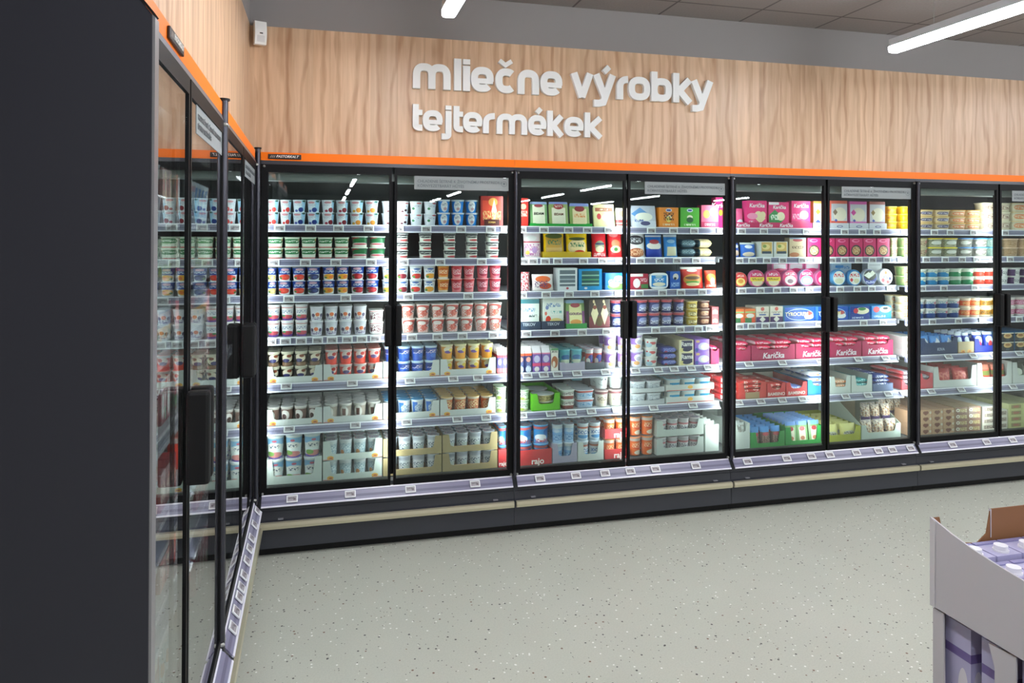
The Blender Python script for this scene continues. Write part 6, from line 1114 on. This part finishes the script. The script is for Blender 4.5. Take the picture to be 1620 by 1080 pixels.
for (m, r, key, x0, x1, n, l, deep, h, y, z, d, gap, k) in ITEMS:
    pit = (x1-x0)/n; w = pit*gap; sh = D[key][0]
    if not d: d = w if sh == 'cup' else w*.85
    dp = d*1.03
    if sh in ('pouch', 'lean', 'disc'): dp = max(d, .03)*1.05
    for dr in range(deep):
        for li in range(l):
            for i in range(n):
                j = random.Random(hash((m, r, i, li, dr, len(key))) % 9999); jit = (j.random()-.5)*min(.004, pit*.05)
                rot = (j.random()-.5)*.5 if sh == 'cup' else 0
                if l > 1: jit *= .3
                if sh in ('bar',): jit = (j.random()-.5)*.008; 
                zz = z+li*h*(1.0 if sh not in ('bar', 'flow') else .985)
                put(key, w, h, d, IDN, x0+pit*(i+.5)+jit, y+dr*dp, zz, r, li, l, dr, deep, 0)
                if rot and sh == 'cup': 
                    o = REG[-1]['o']; c = Vector((0, d/2, 0)); R_ = Matrix.Rotation(rot, 4, 'Z'); o.rotation_euler = (0, 0, rot); o.location = o.location + c - (R_ @ c)

# goods in the left cabinets (seen only through the slanting glass)
FL = Matrix.Translation(LC-LX*2.5) @ Matrix.Rotation(PI/2+LD, 4, 'Z')
for r, keys in {1: ['x_choc', 'y_cherry', 'd_blue'], 2: ['t_green', 't_greenbig'], 3: ['c_pink', 'b_peach'], 4: ['p_red', 'x_redp'], 5: ['k_red', 'x_redflat'], 6: ['l_white', 'x_choc2'], 7: ['w_cup', 'p_salami', 'x_redp']}.items():
    x = .10; q = random.Random(r); i = 0
    while x < 2.40:
        key = keys[(i//4) % len(keys)]; w = .075; h = {1: .12, 2: .10, 3: .09, 4: .12, 5: .10, 6: .08, 7: .14}[r]
        if not (1.16 < x < 1.33): put(key, w*.93, h, .06, (FL, PI/2+LD), x, .112, SZ[r]+.001, r, 0, 1, 0, 1)
        x += w; i += 1

# ------------------------------------------------------------------ labels for the goods
def door_of(e):
    if e['left']: return 'left wall cabinets'
    xa = .2848 + (e['x']-.2848)*3.6833/(3.6833+.12)
    return ON[max(0, min(9, int(xa/.625)))]+' door'
LAY = {1: [''], 2: ['lower', 'upper'], 3: ['lower', 'middle', 'upper'], 4: ['lowest', 'lower-middle', 'upper-middle', 'highest']}
DR = ['front row', 'second row', 'third row', 'fourth row', 'fifth row', 'sixth row', 'seventh row', 'eighth row']
groups = {}
for e in REG: 
    e['door'] = door_of(e); e['look'] = e.get('tray') or D[e['key']][3]
    groups.setdefault((e['look'], e['row'], e['door']), []).append(e)
ORD = lambda i, n: 'leftmost' if i == 0 else ('%s from left' % ON[i] if i < len(ON) else '%dth from left' % (i+1))
for (look, row, door), L in groups.items():
    ys = []
    for yv in sorted({e['y'] for e in L}):
        if not ys or yv-ys[-1] > .012: ys.append(yv)
    for e in L: e['dr'] = min(range(len(ys)), key=lambda i: abs(ys[i]-e['y']))
    xs = sorted({round(e['x']/.012) for e in L}); cols = []
    for x in xs:
        if not cols or x-cols[-1] > 1.5: cols.append(x)
    for e in L:
        ci = min(range(len(cols)), key=lambda i: abs(cols[i]-e['x']/.012)) if cols else 0
        p = [look, ROWN[row]+' shelf', door]
        if len(cols) > 1: p.append(ORD(ci, len(cols)))
        ly = LAY.get(e['nl'], [''])[e['layer']] if e['nl'] > 1 else ('upper' if (e['layer'] or e['o'].location.z > SZ[row]+.05) else '')
        if ly: p.append(ly)
        if len({q['dr'] for q in L}) > 1: p.append(DR[e['dr']])
        lab = ', '.join(p)
        ws = lab.split()
        if len(ws) > 16: lab = lab.replace(' shelf', '', 1)
        e['o']['label'] = lab
        e['o']['category'] = 'display tray' if e.get('tray') else D[e['key']][2]
        e['o']['group'] = '%s articles on the %s shelf' % (look, ROWN[row])
# make certain that no two goods share a label
seen = {}
for e in REG:
    l = e['o']['label']; seen.setdefault(l, []).append(e)
dups = 0
for l, L in seen.items():
    if len(L) > 1: 
        dups += len(L)
        L.sort(key=lambda e: (e['x'], e['y']))
print('goods', len(REG), 'shared labels', dups)

# ------------------------------------------------------------------ electronic price tags
TSC = printed('grey tag display', '#a9a2a6', [(S, .4, .6, .34, .2, '#5c5458', 16, 9), (Rc, .76, .4, .12, .2, '#6a6064')], .4)
def tag_meshes(w, h):
    b = MB(); b.box(-w/2, w/2, -.005, 0, -h/2, h/2); f = b.mesh('price_tag', mat('#f0f1f2', .35), bevel=.0012)
    b = MB(); b.box(-w*.40, w*.40, -.0056, -.0048, -h*.34, h*.34); s = b.mesh('display', TSC, (-w*.4, w*.4, -h*.34, h*.34)); return f, s
TM = tag_meshes(.052, .035)
for (m, r, xs) in TAGS:
    n = {}
    for x in xs:
        if m == 0:
            loc = LC + LX*(x+.07) + Vector((.0235, 0, .2715)); o = obj('price_tag', TM[0], None, loc); o.rotation_euler = (-.72, 0, PI/2+LD); obj('display', TM[1], o)
            k = n.setdefault('l', []); k.append(o); o['label'] = 'white price tag on foot rail of left wall cabinets, %s from the corner' % ON[len(k)-1]; o['category'] = 'price tag'; o['group'] = 'electronic price tags'; continue
        s = shelf_front(m, r) if r < 8 else 0
        if r < 5: loc, tilt = (x, s-.0085, SZ[r]-.0185), 0
        elif r < 8: loc, tilt = (x, s-.020, SZ[r]-.012), -.75
        else: loc, tilt = (x, -.0235, .2715), -.72
        o = obj('price_tag', TM[0], None, loc); o.rotation_euler = (tilt, 0, 0); obj('display', TM[1], o)
        xa = .2848 + (x-.2848)*3.6833/(3.6833+s); dn = ON[max(0, min(9, int(xa/.625)))]; k = n.setdefault(dn, []); k.append(o)
        where = 'on %s shelf rail' % ROWN[r] if r < 8 else 'on foot rail'
        o['label'] = 'white price tag %s, %s door from corner, %s' % (where, dn, ORD(len(k)-1, 9)); o['category'] = 'price tag'; o['group'] = 'electronic price tags'

# ------------------------------------------------------------------ cardboard pallet display in front, right
def card(col, n): return mat(col, .75, name=n)
GC = card('#c6c2c6', 'grey card'); KC = card('#8c5f3c', 'brown card')
PX, PY0, PY1 = 1.685, -2.245, -3.0      # left face, far end, near end
def display(z0, z1, label, far_high):
    t = .004; b = MB(); n = 14
    # left wall with a curved top edge: high at the far corner, lower towards the near side
    top = [(PY0 + (PY1-PY0)*k/n, z1 - .055*(1-math.exp(-k*.35))*1.0) for k in range(n+1)] if far_high else [(PY0, z1), (PY1, z1)]
    b.prism([(PY0, z0)] + top + [(PY1, z0)], 'x', PX, PX+t, 0)
    o = obj('pallet_display', b.mesh('pallet_display', [GC]), None, label=label, category='cardboard display', group='stacked cardboard display trays')
    b = MB(); b.prism([(PY0+.003, z0), (PY0+.003, z1+.002), (PY0-.012, z1-.006), (PY0-.010, z0)], 'x', PX-.002, PX, 0); obj('corner_flap', b.mesh('corner_flap', card('#d2ced0', 'card edge')), o)
    return o
t = .004
top_tray = display(.655, .862, 'large grey cardboard display tray, upper, at right edge', True)
b = MB(); b.prism([(PX+t, .655), (PX+t, .862), (PX+.02, .862), (PX+.035, .80), (PX+.13, .79), (PX+.158, .81), (PX+.17, .868), (PX+.60, .868), (PX+.60, .655)], 'y', PY0-.003, PY0, 0)
obj('far_wall', b.mesh('far_wall', KC), top_tray, label='brown inside of the far wall')
b = MB(); b.box(PX+.169, PX+.171, PY0-.0045, PY0+.001, .80, .868); obj('cut_edge', b.mesh('cut_edge', GC), top_tray)
b = MB(); b.prism([(-2.245, .655), (-2.245, .868), (-2.26, .868), (-2.31, .80), (-3.0, .79), (-3.0, .655)], 'x', PX+.598, PX+.602); obj('right_wall', b.mesh('right_wall', KC), top_tray)
boxo('bottom', PX+t, PX+.60, PY1, PY0-.004, .655, .659, KC, top_tray)
# lower tray with openings cut into its left wall
low = None; b = MB()
b.prism([(PY0, .30), (PY0, .650), (PY0-.030, .650), (PY0-.034, .33), (PY0-.16, .33), (PY0-.165, .60), (PY0-.150, .645), (PY0-.215, .650), (PY0-.215, .33), (PY0-.42, .33), (PY0-.42, .645), (PY0-.48, .645), (PY0-.48, .33), (PY1, .33), (PY1, .30)], 'x', PX+.004, PX+.008)
low = obj('pallet_display', b.mesh('pallet_display', GC), None, label='grey cardboard display tray with openings, lower, at right edge', category='cardboard display', group='stacked cardboard display trays')
b = MB(); b.prism([(PX+.008, .30), (PX+.008, .650), (PX+.60, .650), (PX+.60, .30)], 'y', PY0-.003, PY0); obj('far_wall', b.mesh('far_wall', GC), low)
b = MB(); b.box(PX+.008, PX+.60, PY1, PY0-.004, .30, .304); b.box(PX+.596, PX+.60, PY1, PY0-.004, .304, .650); obj('bottom', b.mesh('bottom', KC), low)
b = MB(); b.box(PX+.004, PX+.60, PY1, PY0, .001, .298); base = obj('pallet_display', b.mesh('pallet_display', GC), None, label='closed grey cardboard display tray at the very bottom right', category='cardboard display', group='stacked cardboard display trays')
b = MB(); b.box(PX+.002, PX+.004, PY1, PY0, .285, .296); obj('card_edge', b.mesh('card_edge', card('#d2ced0', 'card edge')), base)
# milk cartons standing in the trays
MILK = printed('lavender carton', '#b3afd0', [(E, .5, .25, .34, .2, '#e2dfe6'), (Rc, .5, .8, .5, .03, '#6c5c94'), (E, .3, .55, .2, .16, '#d8d4dc'), (S, .5, .5, .3, .06, '#5c6c9c'), (E, .62, .18, .12, .07, '#38508c'), (S, .2, .4, .12, .03, '#c84c50')], .4)
def milk(w=.070, d=.07, h=.17):
    b = MB(); b.box(-w/2, w/2, -d/2, d/2, 0, h); body = b.mesh('milk_carton', MILK)
    ul = body.uv_layers[0]
    for p in body.polygons:
        for li in p.loop_indices:
            v = body.vertices[body.loops[li].vertex_index].co; ul.data[li].uv = (.5+(v.y/d if abs(p.normal.x) > .5 else v.x/w), v.z/h)
    b = MB(); b.tube((0, -.012, h), (0, -.012, h+.004), .017, 20); b.tube((0, -.012, h+.004), (0, -.012, h+.014), .0145, 20); cap = b.mesh('cap', mat('#ecebf0', .4))
    b = MB(); b.box(-w/2, w/2, d/2-.013, d/2-.001, h+.0005, h+.003); seam = b.mesh('top_seam', mat('#8c88b4', .4)); return body, cap, seam
mk = milk(h=.138); mk2 = milk(h=.335)
for lev, (z, meshes) in enumerate(((.660, mk), (.305, mk2))):
    for i in range(7):
        for j in range(8):
            x = PX+.055+j*.0745; y = PY0-.055-i*.098
            if lev == 1 and j > 0: continue
            if j > 6: continue
            if lev == 0 and i == 0 and j < 0: continue
            o = obj('milk_carton', meshes[0], None, (x, y, z), category='milk carton', group='lavender milk cartons in the display')
            obj('cap', meshes[1], o); obj('top_seam', meshes[2], o)
            if lev == 0: o['label'] = 'lavender milk carton in upper display tray, %s row from far end, %s from left' % (ON[i], ON[j])
            else: o['label'] = 'tall lavender milk carton in lower display tray, %s from far end' % ON[i]
